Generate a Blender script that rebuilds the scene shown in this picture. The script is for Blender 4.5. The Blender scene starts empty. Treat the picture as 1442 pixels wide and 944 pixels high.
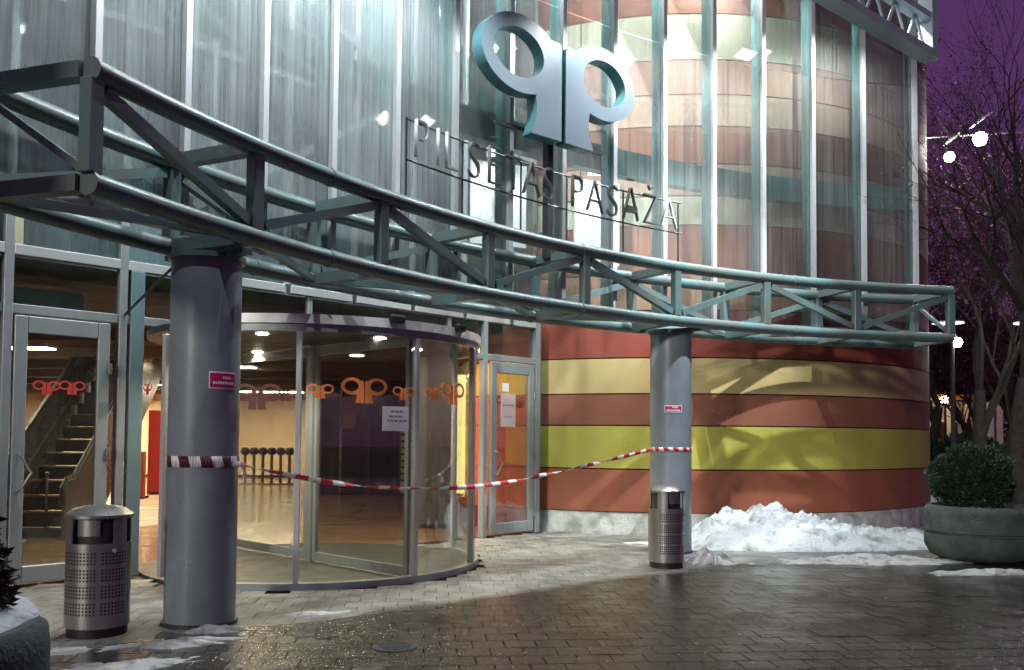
import bpy, bmesh, math, random
from mathutils import Vector, Matrix, Quaternion
R = math.radians
random.seed(7)
S = bpy.context.scene
COL = S.collection
# ------------------------------------------------------------------ camera
F, YH, ROLL, PITCH, EYE = 1258.0, 618.0, 0.008, 0.04, 1.6     # photo pixels (1442 x 944)
cam = bpy.data.cameras.new('camera')
camo = bpy.data.objects.new('camera', cam); COL.objects.link(camo)
camo.location = (0, 0, EYE)
camo.rotation_euler = (math.pi / 2 + PITCH, -ROLL, 0)
cam.sensor_width = 36; cam.sensor_fit = 'HORIZONTAL'
cam.lens = F / 1442 * 36
cam.shift_y = (YH - F * math.tan(PITCH) - 472) / 1442
cam.clip_start = 0.05; cam.clip_end = 600
S.camera = camo
# ------------------------------------------------------------------ world, sun, exposure
W = bpy.data.worlds.new('World'); S.world = W; W.use_nodes = True
nt = W.node_tree; bg = nt.nodes['Background']
tc = nt.nodes.new('ShaderNodeTexCoord'); sp = nt.nodes.new('ShaderNodeSeparateXYZ')
rp = nt.nodes.new('ShaderNodeValToRGB')
nt.links.new(tc.outputs['Generated'], sp.inputs[0]); nt.links.new(sp.outputs['Z'], rp.inputs[0])
rp.color_ramp.elements[0].position = 0.0; rp.color_ramp.elements[0].color = (0.105, 0.042, 0.098, 1)
rp.color_ramp.elements[1].position = 0.6; rp.color_ramp.elements[1].color = (0.070, 0.026, 0.108, 1)
e = rp.color_ramp.elements.new(0.25); e.color = (0.092, 0.032, 0.118, 1)
nt.links.new(rp.outputs[0], bg.inputs[0]); bg.inputs[1].default_value = 0.56
sun = bpy.data.lights.new('flood_light', 'SUN'); sun.energy = 0.60; sun.angle = R(5); sun.color = (1.0, 0.97, 0.9)
suno = bpy.data.objects.new('flood_light', sun); COL.objects.link(suno)
SAZ, SEL = R(-30), R(15)
sv = Vector((math.sin(SAZ) * math.cos(SEL), -math.cos(SAZ) * math.cos(SEL), math.sin(SEL)))
suno.rotation_euler = sv.to_track_quat('Z', 'Y').to_euler(); suno.location = (-14, -16, 12)
S.view_settings.view_transform = 'Standard'; S.view_settings.look = 'None'
S.view_settings.exposure = 0.9; S.view_settings.gamma = 1.0; S.view_settings.use_curve_mapping = False
S.render.engine = 'CYCLES'
cy = S.cycles
cy.use_denoising = True; cy.max_bounces = 6; cy.diffuse_bounces = 2; cy.glossy_bounces = 3; cy.use_adaptive_sampling = True; cy.adaptive_threshold = .02
cy.transmission_bounces = 4; cy.transparent_max_bounces = 28
cy.caustics_reflective = False; cy.caustics_refractive = False; cy.sample_clamp_indirect = 4.0; cy.sample_clamp_direct = 0

# ------------------------------------------------------------------ helpers
def kx(x): return (x - 721) / F
def yh(x): return YH + ROLL * (x - 721)
def at(x, D): return kx(x) * D                       # lateral metre at depth D
def zat(x, y, D): return EYE + (yh(x) - y) / F * D   # height of pixel at depth D
CX, CY, RF = 8.93, 1.977, 12.316                     # canopy circle
T0, DT, ZT, ZB = 2.8267, -0.1368, 4.006, 3.252
RR, RG = RF + 0.95, RF + 1.12
def pol(t, r, z=0.0): return Vector((CX + r * math.cos(t), CY + r * math.sin(t), z))
def ang(x, r):                                       # angle of the circle point seen at pixel x
    k = kx(x); a = k * k + 1; b = -2 * (k * CX + CY); c = CX * CX + CY * CY - r * r
    D = (-b + math.sqrt(b * b - 4 * a * c)) / 2 / a
    return math.atan2(D - CY, k * D - CX)
def head(t): return Vector((math.sin(t), -math.cos(t), 0))
def inn(t): return Vector((-math.cos(t), -math.sin(t), 0))   # towards the plaza

class MB:
    def __init__(s): s.v = []; s.f = []; s.m = []; s.mi = 0
    def add(s, vs, fs):
        o = len(s.v); s.v += [tuple(v) for v in vs]
        for f in fs: s.f.append([i + o for i in f]); s.m.append(s.mi)
        return s
    def box(s, c, size, ax=None, ay=None, az=None):
        c = Vector(c); ax = Vector(ax or (1, 0, 0)); ay = Vector(ay or (0, 1, 0)); az = Vector(az or (0, 0, 1))
        x, y, z = [q / 2 for q in size]
        vs = [c + ax * (x * i) + ay * (y * j) + az * (z * k) for k in (-1, 1) for j in (-1, 1) for i in (-1, 1)]
        return s.add(vs, [(0, 2, 3, 1), (4, 5, 7, 6), (0, 1, 5, 4), (2, 6, 7, 3), (0, 4, 6, 2), (1, 3, 7, 5)])
    def bbox(s, c, size, b, ax=None, ay=None, az=None):
        """box with chamfered edges"""
        c = Vector(c); ax = Vector(ax or (1, 0, 0)); ay = Vector(ay or (0, 1, 0)); az = Vector(az or (0, 0, 1))
        bm = bmesh.new(); bmesh.ops.create_cube(bm, size=1)
        for v in bm.verts: v.co = Vector((v.co.x * size[0], v.co.y * size[1], v.co.z * size[2]))
        bmesh.ops.bevel(bm, geom=bm.edges[:], offset=b, segments=1, affect='EDGES')
        bm.verts.index_update()
        vs = [c + ax * v.co.x + ay * v.co.y + az * v.co.z for v in bm.verts]
        fs = [[v.index for v in f.verts] for f in bm.faces]; bm.free()
        return s.add(vs, fs)
    def bar(s, p0, p1, w, h, up=(0, 0, 1)):
        p0, p1 = Vector(p0), Vector(p1); d = (p1 - p0); L = d.length; d.normalize()
        u = Vector(up); sx = d.cross(u)
        if sx.length < 1e-4: sx = d.cross(Vector((0, 1, 0)))
        sx.normalize(); u = sx.cross(d)
        return s.box((p0 + p1) / 2, (L, w, h), d, sx, u)
    def tube(s, pts, r, n=12, caps=True):
        pts = [Vector(p) for p in pts]; rs = r if isinstance(r, (list, tuple)) else [r] * len(pts)
        vs = []; ref = None
        for i, p in enumerate(pts):
            d = (pts[min(i + 1, len(pts) - 1)] - pts[max(i - 1, 0)]).normalized()
            if ref is None:
                ref = Vector((0, 0, 1)) if abs(d.z) < .9 else Vector((1, 0, 0))
            a = d.cross(ref).normalized(); b = a.cross(d).normalized(); ref = b
            for k in range(n):
                t = 2 * math.pi * k / n
                vs.append(p + a * (math.cos(t) * rs[i]) + b * (math.sin(t) * rs[i]))
        fs = []
        for i in range(len(pts) - 1):
            for k in range(n):
                fs.append((i * n + k, i * n + (k + 1) % n, (i + 1) * n + (k + 1) % n, (i + 1) * n + k))
        if caps:
            fs.append(tuple(range(n))[::-1]); fs.append(tuple((len(pts) - 1) * n + k for k in range(n)))
        return s.add(vs, fs)
    def lathe(s, prof, n=32, c=(0, 0, 0), a0=0, a1=2 * math.pi):
        full = abs(a1 - a0 - 2 * math.pi) < 1e-6; m = n if full else n + 1
        vs = [(c[0] + r * math.cos(a0 + (a1 - a0) * k / n), c[1] + r * math.sin(a0 + (a1 - a0) * k / n), c[2] + z) for r, z in prof for k in range(m)]
        fs = []
        for i in range(len(prof) - 1):
            for k in range(n):
                k2 = (k + 1) % m
                fs.append((i * m + k, i * m + k2, (i + 1) * m + k2, (i + 1) * m + k))
        return s.add(vs, fs)
    def arc(s, c, r0, r1, z0, z1, a0, a1, n=48):
        """solid ring segment"""
        vs = []
        for k in range(n + 1):
            t = a0 + (a1 - a0) * k / n
            for r, z in ((r0, z0), (r1, z0), (r1, z1), (r0, z1)):
                vs.append((c[0] + r * math.cos(t), c[1] + r * math.sin(t), z))
        fs = []
        for k in range(n):
            for j in range(4):
                a, b = k * 4 + j, k * 4 + (j + 1) % 4
                fs.append((a, b, b + 4, a + 4))
        fs += [(3, 2, 1, 0), tuple(n * 4 + j for j in range(4))]
        return s.add(vs, fs)
    def prism(s, poly, z0, z1):
        n = len(poly)
        vs = [(x, y, z0) for x, y in poly] + [(x, y, z1) for x, y in poly]
        fs = [tuple(range(n))[::-1], tuple(range(n, 2 * n))] + [(i, (i + 1) % n, n + (i + 1) % n, n + i) for i in range(n)]
        return s.add(vs, fs)
    def build(s, name, mats, parent=None, smooth=False, fixn=True):
        me = bpy.data.meshes.new(name)
        off = Vector(parent_loc(parent)) if parent else Vector((0, 0, 0))
        me.from_pydata([tuple(Vector(v) - off) for v in s.v], [], s.f)
        for m in (mats if isinstance(mats, (list, tuple)) else [mats]): me.materials.append(m)
        for p, i in zip(me.polygons, s.m): p.material_index = i
        if fixn:
            bm = bmesh.new(); bm.from_mesh(me); bmesh.ops.recalc_face_normals(bm, faces=bm.faces); bm.to_mesh(me); bm.free()
        if smooth:
            for p in me.polygons: p.use_smooth = True
            try: me.set_sharp_from_angle(angle=R(38))
            except Exception: pass
        o = bpy.data.objects.new(name, me); COL.objects.link(o)
        if parent: o.parent = parent
        return o
def parent_loc(p):
    l = Vector((0, 0, 0))
    while p: l += p.location; p = p.parent
    return l
def tag(o, label, cat, group=None, kind=None):
    o['label'] = label; o['category'] = cat
    if group: o['group'] = group
    if kind: o['kind'] = kind
    return o
def thing(name, label, cat, loc=(0, 0, 0), group=None):
    o = bpy.data.objects.new(name, None); COL.objects.link(o); o.location = loc; o.empty_display_size = .2
    return tag(o, label, cat, group)
def node(name, parent):                               # an Empty part that holds sub-parts
    o = bpy.data.objects.new(name, None); COL.objects.link(o); o.parent = parent; return o
def struct(o): o['kind'] = 'structure'; return o
def stuff(o): o['kind'] = 'stuff'; return o

# ------------------------------------------------------------------ materials
def nm(name):
    m = bpy.data.materials.new(name); m.use_nodes = True
    return m, m.node_tree, m.node_tree.nodes['Principled BSDF']
def N(nt, t, **kw):
    n = nt.nodes.new('ShaderNode' + t)
    for k, v in kw.items(): setattr(n, k, v)
    return n
def mat(name, col, rough=.5, metal=0, var=.12, scale=6, bump=0, bscale=60, spec=.5, dirt=None, stretch=None, emit=None, rvar=.1):
    m, t, b = nm(name)
    tcn = N(t, 'TexCoord'); mp = N(t, 'Mapping')
    t.links.new(tcn.outputs['Object'], mp.inputs[0])
    if stretch: mp.inputs['Scale'].default_value = stretch
    no = N(t, 'TexNoise'); no.inputs['Scale'].default_value = scale; no.inputs['Detail'].default_value = 6
    t.links.new(mp.outputs[0], no.inputs[0])
    mx = N(t, 'MixRGB'); d = dirt or tuple(c * .45 for c in col)
    mx.inputs[1].default_value = (*col, 1); mx.inputs[2].default_value = (*d, 1)
    rg = N(t, 'MapRange'); rg.inputs[1].default_value = .35; rg.inputs[2].default_value = .75; rg.inputs[4].default_value = min(1, var * 3)
    t.links.new(no.outputs[0], rg.inputs[0]); t.links.new(rg.outputs[0], mx.inputs[0]); t.links.new(mx.outputs[0], b.inputs['Base Color'])
    rr = N(t, 'MapRange'); rr.inputs[1].default_value = .3; rr.inputs[2].default_value = .7
    rr.inputs[3].default_value = max(.02, rough - rvar); rr.inputs[4].default_value = min(1, rough + rvar)
    t.links.new(no.outputs[0], rr.inputs[0]); t.links.new(rr.outputs[0], b.inputs['Roughness'])
    b.inputs['Metallic'].default_value = metal; b.inputs['Specular IOR Level'].default_value = spec
    if bump:
        n2 = N(t, 'TexNoise'); n2.inputs['Scale'].default_value = bscale; n2.inputs['Detail'].default_value = 5
        t.links.new(tcn.outputs['Object'], n2.inputs[0])
        bp = N(t, 'Bump'); bp.inputs['Strength'].default_value = bump; bp.inputs['Distance'].default_value = .02
        t.links.new(n2.outputs[0], bp.inputs['Height']); t.links.new(bp.outputs[0], b.inputs['Normal'])
    if emit:
        b.inputs['Emission Color'].default_value = (*emit[0], 1); b.inputs['Emission Strength'].default_value = emit[1]
    return m
def lamp_mat(name, col, st):
    m, t, b = nm(name); b.inputs['Base Color'].default_value = (.8, .8, .8, 1)
    b.inputs['Emission Color'].default_value = (*col, 1); b.inputs['Emission Strength'].default_value = st
    return m
def glass(name, tint=(.85, .93, .92), refl=1.0, fog=0.0, fogcol=(.62, .63, .72), streak=(30, 30, .8), rough=.02, fogmin=0.0):
    """thin pane: clear, mirror by Fresnel, with condensation run-downs that scatter light"""
    m, t, b = nm(name); t.nodes.remove(b); out = t.nodes['Material Output']
    tr = N(t, 'BsdfTransparent'); tr.inputs[0].default_value = (*tint, 1)
    gl = N(t, 'BsdfGlossy'); gl.inputs['Roughness'].default_value = rough
    fr = N(t, 'Fresnel'); fr.inputs[0].default_value = 1.42
    mu = N(t, 'Math', operation='MULTIPLY'); mu.inputs[1].default_value = refl
    t.links.new(fr.outputs[0], mu.inputs[0])
    base = tr
    if fog > 0:
        tcn = N(t, 'TexCoord'); oi = N(t, 'ObjectInfo'); ad = N(t, 'VectorMath', operation='ADD'); sc = N(t, 'Math', operation='MULTIPLY'); sc.inputs[1].default_value = 37
        t.links.new(oi.outputs['Random'], sc.inputs[0]); t.links.new(tcn.outputs['Object'], ad.inputs[0]); t.links.new(sc.outputs[0], ad.inputs[1])
        mp = N(t, 'Mapping'); mp.inputs['Scale'].default_value = streak; t.links.new(ad.outputs[0], mp.inputs[0])
        n1 = N(t, 'TexNoise'); n1.inputs['Scale'].default_value = 1; n1.inputs['Detail'].default_value = 5; n1.inputs['Roughness'].default_value = .65
        t.links.new(mp.outputs[0], n1.inputs[0])
        n2 = N(t, 'TexNoise'); n2.inputs['Scale'].default_value = .9; n2.inputs['Detail'].default_value = 3
        t.links.new(ad.outputs[0], n2.inputs[0])
        r1 = N(t, 'MapRange'); r1.inputs[1].default_value = .36; r1.inputs[2].default_value = .66; t.links.new(n1.outputs[0], r1.inputs[0])
        r2 = N(t, 'MapRange'); r2.inputs[1].default_value = .3; r2.inputs[2].default_value = .62; r2.inputs[3].default_value = .25; t.links.new(n2.outputs[0], r2.inputs[0])
        mm = N(t, 'Math', operation='MULTIPLY'); t.links.new(r1.outputs[0], mm.inputs[0]); t.links.new(r2.outputs[0], mm.inputs[1])
        m2 = N(t, 'MapRange'); m2.inputs[3].default_value = fogmin; m2.inputs[4].default_value = fog; t.links.new(mm.outputs[0], m2.inputs[0])
        tl = N(t, 'BsdfTranslucent'); tl.inputs[0].default_value = (*fogcol, 1)
        df = N(t, 'BsdfDiffuse'); df.inputs[0].default_value = (*fogcol, 1)
        mt = N(t, 'MixShader'); mt.inputs[0].default_value = .35; t.links.new(tl.outputs[0], mt.inputs[1]); t.links.new(df.outputs[0], mt.inputs[2])
        mf = N(t, 'MixShader'); t.links.new(m2.outputs[0], mf.inputs[0]); t.links.new(tr.outputs[0], mf.inputs[1]); t.links.new(mt.outputs[0], mf.inputs[2])
        base = mf
    mx = N(t, 'MixShader'); t.links.new(mu.outputs[0], mx.inputs[0]); t.links.new(base.outputs[0], mx.inputs[1]); t.links.new(gl.outputs[0], mx.inputs[2])
    t.links.new(mx.outputs[0], out.inputs[0])
    return m
M = {}
M['teal'] = mat('teal_paint', (.105, .185, .185), .36, 0, .30, 2.6, .10, 40, dirt=(.125, .110, .092))
M['teal2'] = mat('teal_frame', (.075, .27, .265), .4, 0, .1, 4)
M['colpaint'] = mat('column_paint', (.235, .275, .305), .34, 0, .18, 2.5, .06, 30, dirt=(.11, .13, .15))
M['alu'] = mat('aluminium', (.52, .54, .55), .38, .25, .08, 8)
M['alugrey'] = mat('door_frame', (.30, .33, .34), .42, .2, .08, 5)
M['white'] = mat('white_paint', (.78, .78, .77), .5, 0, .05, 4)
M['bluegrey'] = mat('blue_grey_frame', (.16, .25, .28), .4, .1, .1, 5)
M['steel'] = mat('brushed_steel', (.36, .35, .33), .34, .8, .10, 3, 0, stretch=(6, 6, .6))
M['black'] = mat('black_plastic', (.012, .012, .012), .5, 0, .05)
M['darksteel'] = mat('dark_steel', (.05, .055, .055), .45, .3, .1)
M['logo'] = mat('logo_face', (.155, .205, .25), .42, .0, .06, 3)
M['logoside'] = mat('logo_side', (.07, .20, .22), .35, .1, .1, 3)
M['letter'] = mat('letter_metal', (.16, .16, .15), .4, .4, .1)
M['letterlight'] = mat('letter_pale', (.55, .57, .58), .4, .3, .1)
GL = dict(
    outer=glass('fogged_glass', (.84, .90, .89), .75, .76, (.66, .71, .71), (22, 22, .45), fogmin=.24),
    outer_clear=glass('streaked_glass', (.84, .90, .89), .75, .30, (.68, .62, .60), (26, 26, .3), fogmin=.06),
    inner=glass('inner_glass', (.72, .86, .86), .8, .45, (.5, .53, .58), (20, 20, .7), fogmin=.05),
    door=glass('door_glass', (.86, .89, .87), .5, .08, (.55, .55, .5), (12, 12, .8), fogmin=.02),
    drum=glass('curved_glass', (.90, .92, .90), .5, .007, (.6, .58, .5), (10, 10, .9), fogmin=.001))

def band(name, col, k=.16):
    return mat(name, col, .62, 0, k, 1.7, .2, 22, dirt=tuple(c * .58 + .01 for c in col), spec=.3)
B = dict(brick=band('brick_red_render', (.34, .112, .062)), red=band('crimson_render', (.30, .068, .045)),
         lime=band('lime_render', (.50, .46, .085)), brown=band('brown_red_render', (.28, .105, .062)),
         cream=band('cream_render', (.60, .46, .20)), peach=band('peach_render', (.52, .27, .19)),
         pale=band('pale_render', (.62, .58, .42)), tan=band('tan_render', (.50, .31, .22)),
         orange=band('orange_red_render', (.62, .11, .045)), yellow=band('yellow_render', (.70, .42, .03)),
         wine=band('wine_render', (.34, .02, .05)))

# ================================================================== GROUND
def wet_lit_material(name, joints=False):
    """concrete pavers: dry by the door, with its pool of light painted in, wet and glazed with ice on the plaza; a few crumbs of snow"""
    m, t, b = nm(name)
    g = N(t, 'NewGeometry'); sx = N(t, 'SeparateXYZ'); t.links.new(g.outputs['Position'], sx.inputs[0])
    # signed distance to the edge of the lit zone by the door, also taken as the wet edge (metres, + = out on the plaza)
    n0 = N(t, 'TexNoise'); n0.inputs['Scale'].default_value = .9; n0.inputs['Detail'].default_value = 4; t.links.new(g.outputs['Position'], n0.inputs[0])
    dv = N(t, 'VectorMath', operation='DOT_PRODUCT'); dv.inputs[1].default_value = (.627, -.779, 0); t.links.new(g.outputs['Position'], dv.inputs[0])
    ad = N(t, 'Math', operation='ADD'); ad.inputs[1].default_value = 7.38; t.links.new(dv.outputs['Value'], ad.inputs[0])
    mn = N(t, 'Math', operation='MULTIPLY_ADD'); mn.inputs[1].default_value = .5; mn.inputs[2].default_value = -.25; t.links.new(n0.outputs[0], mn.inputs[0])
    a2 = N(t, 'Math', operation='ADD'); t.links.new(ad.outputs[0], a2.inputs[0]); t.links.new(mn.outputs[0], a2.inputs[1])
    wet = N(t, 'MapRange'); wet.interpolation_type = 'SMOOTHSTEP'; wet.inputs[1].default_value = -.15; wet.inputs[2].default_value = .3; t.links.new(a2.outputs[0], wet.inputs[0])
    # per-stone tone
    oi = N(t, 'ObjectInfo'); wn = N(t, 'TexWhiteNoise'); 
    vor = N(t, 'VectorMath', operation='SNAP'); vor.inputs[1].default_value = (.3, .3, 9); t.links.new(g.outputs['Position'], vor.inputs[0]); t.links.new(vor.outputs[0], wn.inputs[0])
    n1 = N(t, 'TexNoise'); n1.inputs['Scale'].default_value = 3.0; n1.inputs['Detail'].default_value = 7; n1.inputs['Roughness'].default_value = .65; t.links.new(g.outputs['Position'], n1.inputs[0])
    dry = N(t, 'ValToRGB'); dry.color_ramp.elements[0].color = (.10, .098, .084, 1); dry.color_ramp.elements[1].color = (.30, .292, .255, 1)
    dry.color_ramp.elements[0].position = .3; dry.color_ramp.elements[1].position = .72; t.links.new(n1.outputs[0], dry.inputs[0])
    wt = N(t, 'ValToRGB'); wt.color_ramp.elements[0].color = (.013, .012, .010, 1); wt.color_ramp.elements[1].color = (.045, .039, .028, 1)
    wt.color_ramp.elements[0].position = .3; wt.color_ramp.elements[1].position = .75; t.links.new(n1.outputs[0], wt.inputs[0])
    mx = N(t, 'MixRGB'); t.links.new(wet.outputs[0], mx.inputs[0]); t.links.new(dry.outputs[0], mx.inputs[1]); t.links.new(wt.outputs[0], mx.inputs[2])  # lit zone and darker plaza put into the colour along with the wet
    # snow crumbs
    n2 = N(t, 'TexNoise'); n2.inputs['Scale'].default_value = 22; n2.inputs['Detail'].default_value = 3; t.links.new(g.outputs['Position'], n2.inputs[0])
    cr = N(t, 'MapRange'); cr.inputs[1].default_value = .66; cr.inputs[2].default_value = .72; cr.inputs[4].default_value = .6; t.links.new(n2.outputs[0], cr.inputs[0])
    m2 = N(t, 'MixRGB'); m2.inputs[2].default_value = (.55, .55, .54, 1); t.links.new(cr.outputs[0], m2.inputs[0]); t.links.new(mx.outputs[0], m2.inputs[1])
    hv = N(t, 'HueSaturation'); vr = N(t, 'MapRange'); vr.inputs[3].default_value = .8; vr.inputs[4].default_value = 1.2; t.links.new(wn.outputs[0], vr.inputs[0]); t.links.new(vr.outputs[0], hv.inputs['Value'])
    t.links.new(m2.outputs[0], hv.inputs['Color']); t.links.new(hv.outputs[0], b.inputs['Base Color'])
    # roughness: glazed where wet
    n3 = N(t, 'TexNoise'); n3.inputs['Scale'].default_value = 1.6; n3.inputs['Detail'].default_value = 5; t.links.new(g.outputs['Position'], n3.inputs[0])
    rw = N(t, 'MapRange'); rw.inputs[1].default_value = .35; rw.inputs[2].default_value = .65; rw.inputs[3].default_value = .06; rw.inputs[4].default_value = .30; t.links.new(n3.outputs[0], rw.inputs[0])
    rm = N(t, 'MixRGB'); rm.inputs[1].default_value = (.6, .6, .6, 1); t.links.new(wet.outputs[0], rm.inputs[0]); t.links.new(rw.outputs[0], rm.inputs[2]); t.links.new(rm.outputs[0], b.inputs['Roughness'])
    n4 = N(t, 'TexNoise'); n4.inputs['Scale'].default_value = 9; n4.inputs['Detail'].default_value = 8; n4.inputs['Roughness'].default_value = .7; t.links.new(g.outputs['Position'], n4.inputs[0])
    bp = N(t, 'Bump'); bp.inputs['Strength'].default_value = .5; bp.inputs['Distance'].default_value = .018; t.links.new(n4.outputs[0], bp.inputs['Height']); t.links.new(bp.outputs[0], b.inputs['Normal'])
    return m
M['paver'] = wet_lit_material('paver_concrete')
M['asphalt'] = mat('ground_dark', (.035, .033, .03), .5, 0, .2, .6, .4, 30, dirt=(.015, .015, .014))
gm = MB(); gm.add([(-150, -40, -.03), (150, -40, -.03), (150, 300, -.03), (-150, 300, -.03)], [(0, 1, 2, 3)])
struct(gm.build('ground', M['asphalt']))
# facade line of the entrance
FA, FB = Vector((-5.4, 9.23, 0)), Vector((.45, 15.45, 0))
FD = (FB - FA).normalized(); FN = Vector((FD.y, -FD.x, 0)); FL = (FB - FA).length
def fac(t, off=0, z=0): return FA + FD * t + FN * off + Vector((0, 0, z))
def ft(x):
    k = kx(x); return (k * FA.y - FA.x) / (FD.x - k * FD.y)
DC, DR = (3.28, 20.9), 5.88                          # striped drum
RC, RRD = (-2.57, 11.5), 2.10                        # revolving door
# pavers (each a stone with chamfered edge)
PA = R(-5.5); pu = Vector((math.cos(PA), -math.sin(PA), 0)); pv = Vector((math.sin(PA), math.cos(PA), 0))
PS = .25
cells = []
for j in range(11, 74):
    for i in range(-68, 70):
        c = pu * ((i + (.5 if j % 2 else 0)) * PS) + pv * (j * PS)
        if c.y < 3.2 or c.y > 17.5: continue
        k = c.x / c.y
        if k < -.95 or k > .95: continue
        if (c - FA).dot(FN) < .05 and c.x < .6: continue
        if (c.x - DC[0]) ** 2 + (c.y - DC[1]) ** 2 < (DR + .1) ** 2: continue
        if (c.x - RC[0]) ** 2 + (c.y - RC[1]) ** 2 < (RRD + .1) ** 2: continue
        cells.append((c.y, c))
cells.sort(key=lambda q: q[0] + (50 if abs(q[1].x / q[1].y) > .6 or q[0] < 5.0 else 0))   # those in view first
pave = bpy.data.objects.new('pavement', None); COL.objects.link(pave); struct(pave)
pm = MB(); pm.bbox((0, 0, -.02), (PS - .006, PS - .006, .04), .004, pu, pv)
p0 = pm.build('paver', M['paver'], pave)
p0.location = cells[0][1]
for n, (d, c) in enumerate(cells[1:300]):
    o = p0.copy(); COL.objects.link(o); o.parent = pave
    o.location = c + Vector((0, 0, random.uniform(-.0007, .0007)))
    o.rotation_euler = (random.uniform(-.002, .002), random.uniform(-.002, .002), 0)
pm = MB()
for d, c in cells[300:]:
    z = random.uniform(-.0007, .0007)
    pm.box(c + Vector((0, 0, -.02 + z)), (PS - .006, PS - .006, .04), pu, pv)
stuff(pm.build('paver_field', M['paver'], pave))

# ================================================================== BUILDING
bld = thing('shopping_centre', 'shopping centre facade of curved glass on silver mullions over a red and yellow striped drum', 'building', (0, 14, 0))
def bpart(mb, name, m, parent=bld, smooth=False): return mb.build(name, m, parent, smooth)
# ---- outer curved curtain wall
thR = ang(1290, RG); dth = .98 / RG
NM = 19
ths = [thR + dth * k for k in range(NM)]
Z0, Z1, ZJ = 3.5, 10.6, 7.75
for k, t in enumerate(ths):
    mb = MB(); mb.box(pol(t, RG - .035, (Z0 + Z1) / 2), (.07, .07, Z1 - Z0), head(t), inn(t)); bpart(mb, 'mullion', M['alu'])
    mb = MB(); mb.box(pol(t, RG + .13, (Z0 + Z1) / 2), (.05, .22, Z1 - Z0 - .02), head(t), inn(t)); bpart(mb, 'mullion_fin', M['teal2'])
for k in range(NM - 1):
    a, b = pol(ths[k], RG), pol(ths[k + 1], RG); h = (a - b).normalized(); nn = h.cross(Vector((0, 0, 1)))
    L = (a - b).length - .052
    c = (a + b) / 2
    for z0, z1 in ((Z0 + .01, ZJ - .008), (ZJ + .008, Z1)):
        mb = MB(); mb.box((0, 0, 0), (L, .012, z1 - z0), h, nn)
        o = mb.build('glass_pane', GL['outer_clear'] if k < 9 else GL['outer']); o.parent = bld
        o.location = c + Vector((0, 0, (z0 + z1) / 2)) - bld.location
    mb = MB(); mb.box(c + Vector((0, 0, Z0 - .03)), (L, .06, .07), h, nn); bpart(mb, 'bottom_rail', M['alu'])
# ---- teal ring beams behind the glass
for z, hh in ((5.86, .40), (9.6, .4)):
    mb = MB(); mb.arc((CX, CY), RG + .26, RG + .44, z - hh / 2, z + hh / 2, ths[0] - .01, ths[-1], 60); bpart(mb, 'ring_beam', M['teal2'])
# ---- striped drum: outdoor bands, each its own render course with a shadow joint
a_out = math.atan2(FB.y + .27 - DC[1], .40 - DC[0])      # where the facade meets the drum
A0, A1 = a_out, R(0)
A0 = A0 if A0 < 0 else A0 - 2 * math.pi
wall = node('striped_wall', bld)
bands = [(.37, 1.10, 'brick'), (1.10, 1.84, 'lime'), (1.84, 2.38, 'brown'), (2.38, 2.99, 'cream'), (2.99, 3.80, 'red'),
         (3.80, 4.42, 'peach'), (4.42, 5.25, 'brick'), (5.25, 5.75, 'pale'), (5.75, 6.30, 'tan'), (6.30, 6.95, 'brown'), (6.95, 7.5, 'tan'),
         (7.5, 8.1, 'peach'), (8.1, 8.9, 'pale'), (8.9, 9.7, 'brown'), (9.7, 10.6, 'pale')]
for z0, z1, c in bands:
    mb = MB(); mb.arc(DC, DR - .1, DR, z0 + .011, z1 - .011, A0, A1, 64); mb.build('stripe', B[c], wall, True)
mb = MB(); mb.arc(DC, DR - .13, DR - .03, .3, 10.6, A0, A1, 64); mb.build('joint_backing', M['black'], wall)
M['plinth'] = mat('plinth_paint', (.78, .82, .75), .75, 0, .22, 5, .5, 25, dirt=(.13, .13, .11))
mb = MB(); mb.arc(DC, DR - .2, DR - .02, -.04, .365, A0, A1, 64); mb.build('plinth', M['plinth'], wall, True)
# the drum goes on indoors in other colours
A2 = A0 - R(27)
ib = [(0, .37, 'wine'), (.37, 1.10, 'orange'), (1.10, 1.84, 'orange'), (1.84, 2.38, 'orange'), (2.38, 2.99, 'yellow'), (2.99, 3.75, 'red'),
      (3.75, 4.6, 'wine'), (4.6, 5.4, 'peach'), (5.4, 6.3, 'pale'), (6.3, 7.3, 'tan'), (7.3, 8.5, 'peach'), (8.5, 10.6, 'pale')]
for z0, z1, c in ib:
    mb = MB(); mb.arc(DC, DR - .12, DR - .02, z0 + .011, z1 - .011, A2, A0 - .004, 24); mb.build('stripe', B[c], wall, True)
# ---- entrance facade on the straight line
t165, t430, t630, t753, t680 = ft(167), ft(432), ft(630), ft(753), ft(680)
tl = ft(4)
def post(t, w=.09, d=.12, z0=0, z1=9.6, off=0, m='alugrey', name='post'):
    mb = MB(); mb.bbox(fac(t, off, (z0 + z1) / 2), (w, d, z1 - z0), .006, FD, FN); return bpart(mb, name, M[m])
def rail(t0, t1, z, h=.1, d=.1, off=0, m='alugrey', name='transom'):
    mb = MB(); mb.bbox((fac(t0, off, z) + fac(t1, off, z)) / 2, ((t1 - t0), d, h), .006, FD, FN); return bpart(mb, name, M[m])
tposts = [tl - 2.2, tl - 1.1, tl, t165]
for t in tposts: post(t)
post(t165 + .16, .16, .10, 0, 3.5, .02, 'bluegrey')
post(t753, .11, .14, 0, 3.6)
mb = MB(); mb.box((.44, 15.58, 1.8), (.1, .32, 3.6)); bpart(mb, 'post', M['alugrey'])
post(t680, .09, .12, 0, 3.5)
for t in (t430, t630): post(t, .07, .08, 2.95, 3.5, name='transom_mullion')
inner_t = [t165]
while inner_t[-1] < FL - .9: inner_t.append(inner_t[-1] + 1.08)
for t in inner_t[1:]: post(t, .07, .1, 3.61, 9.6, name='upper_mullion', m='alu')
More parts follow.
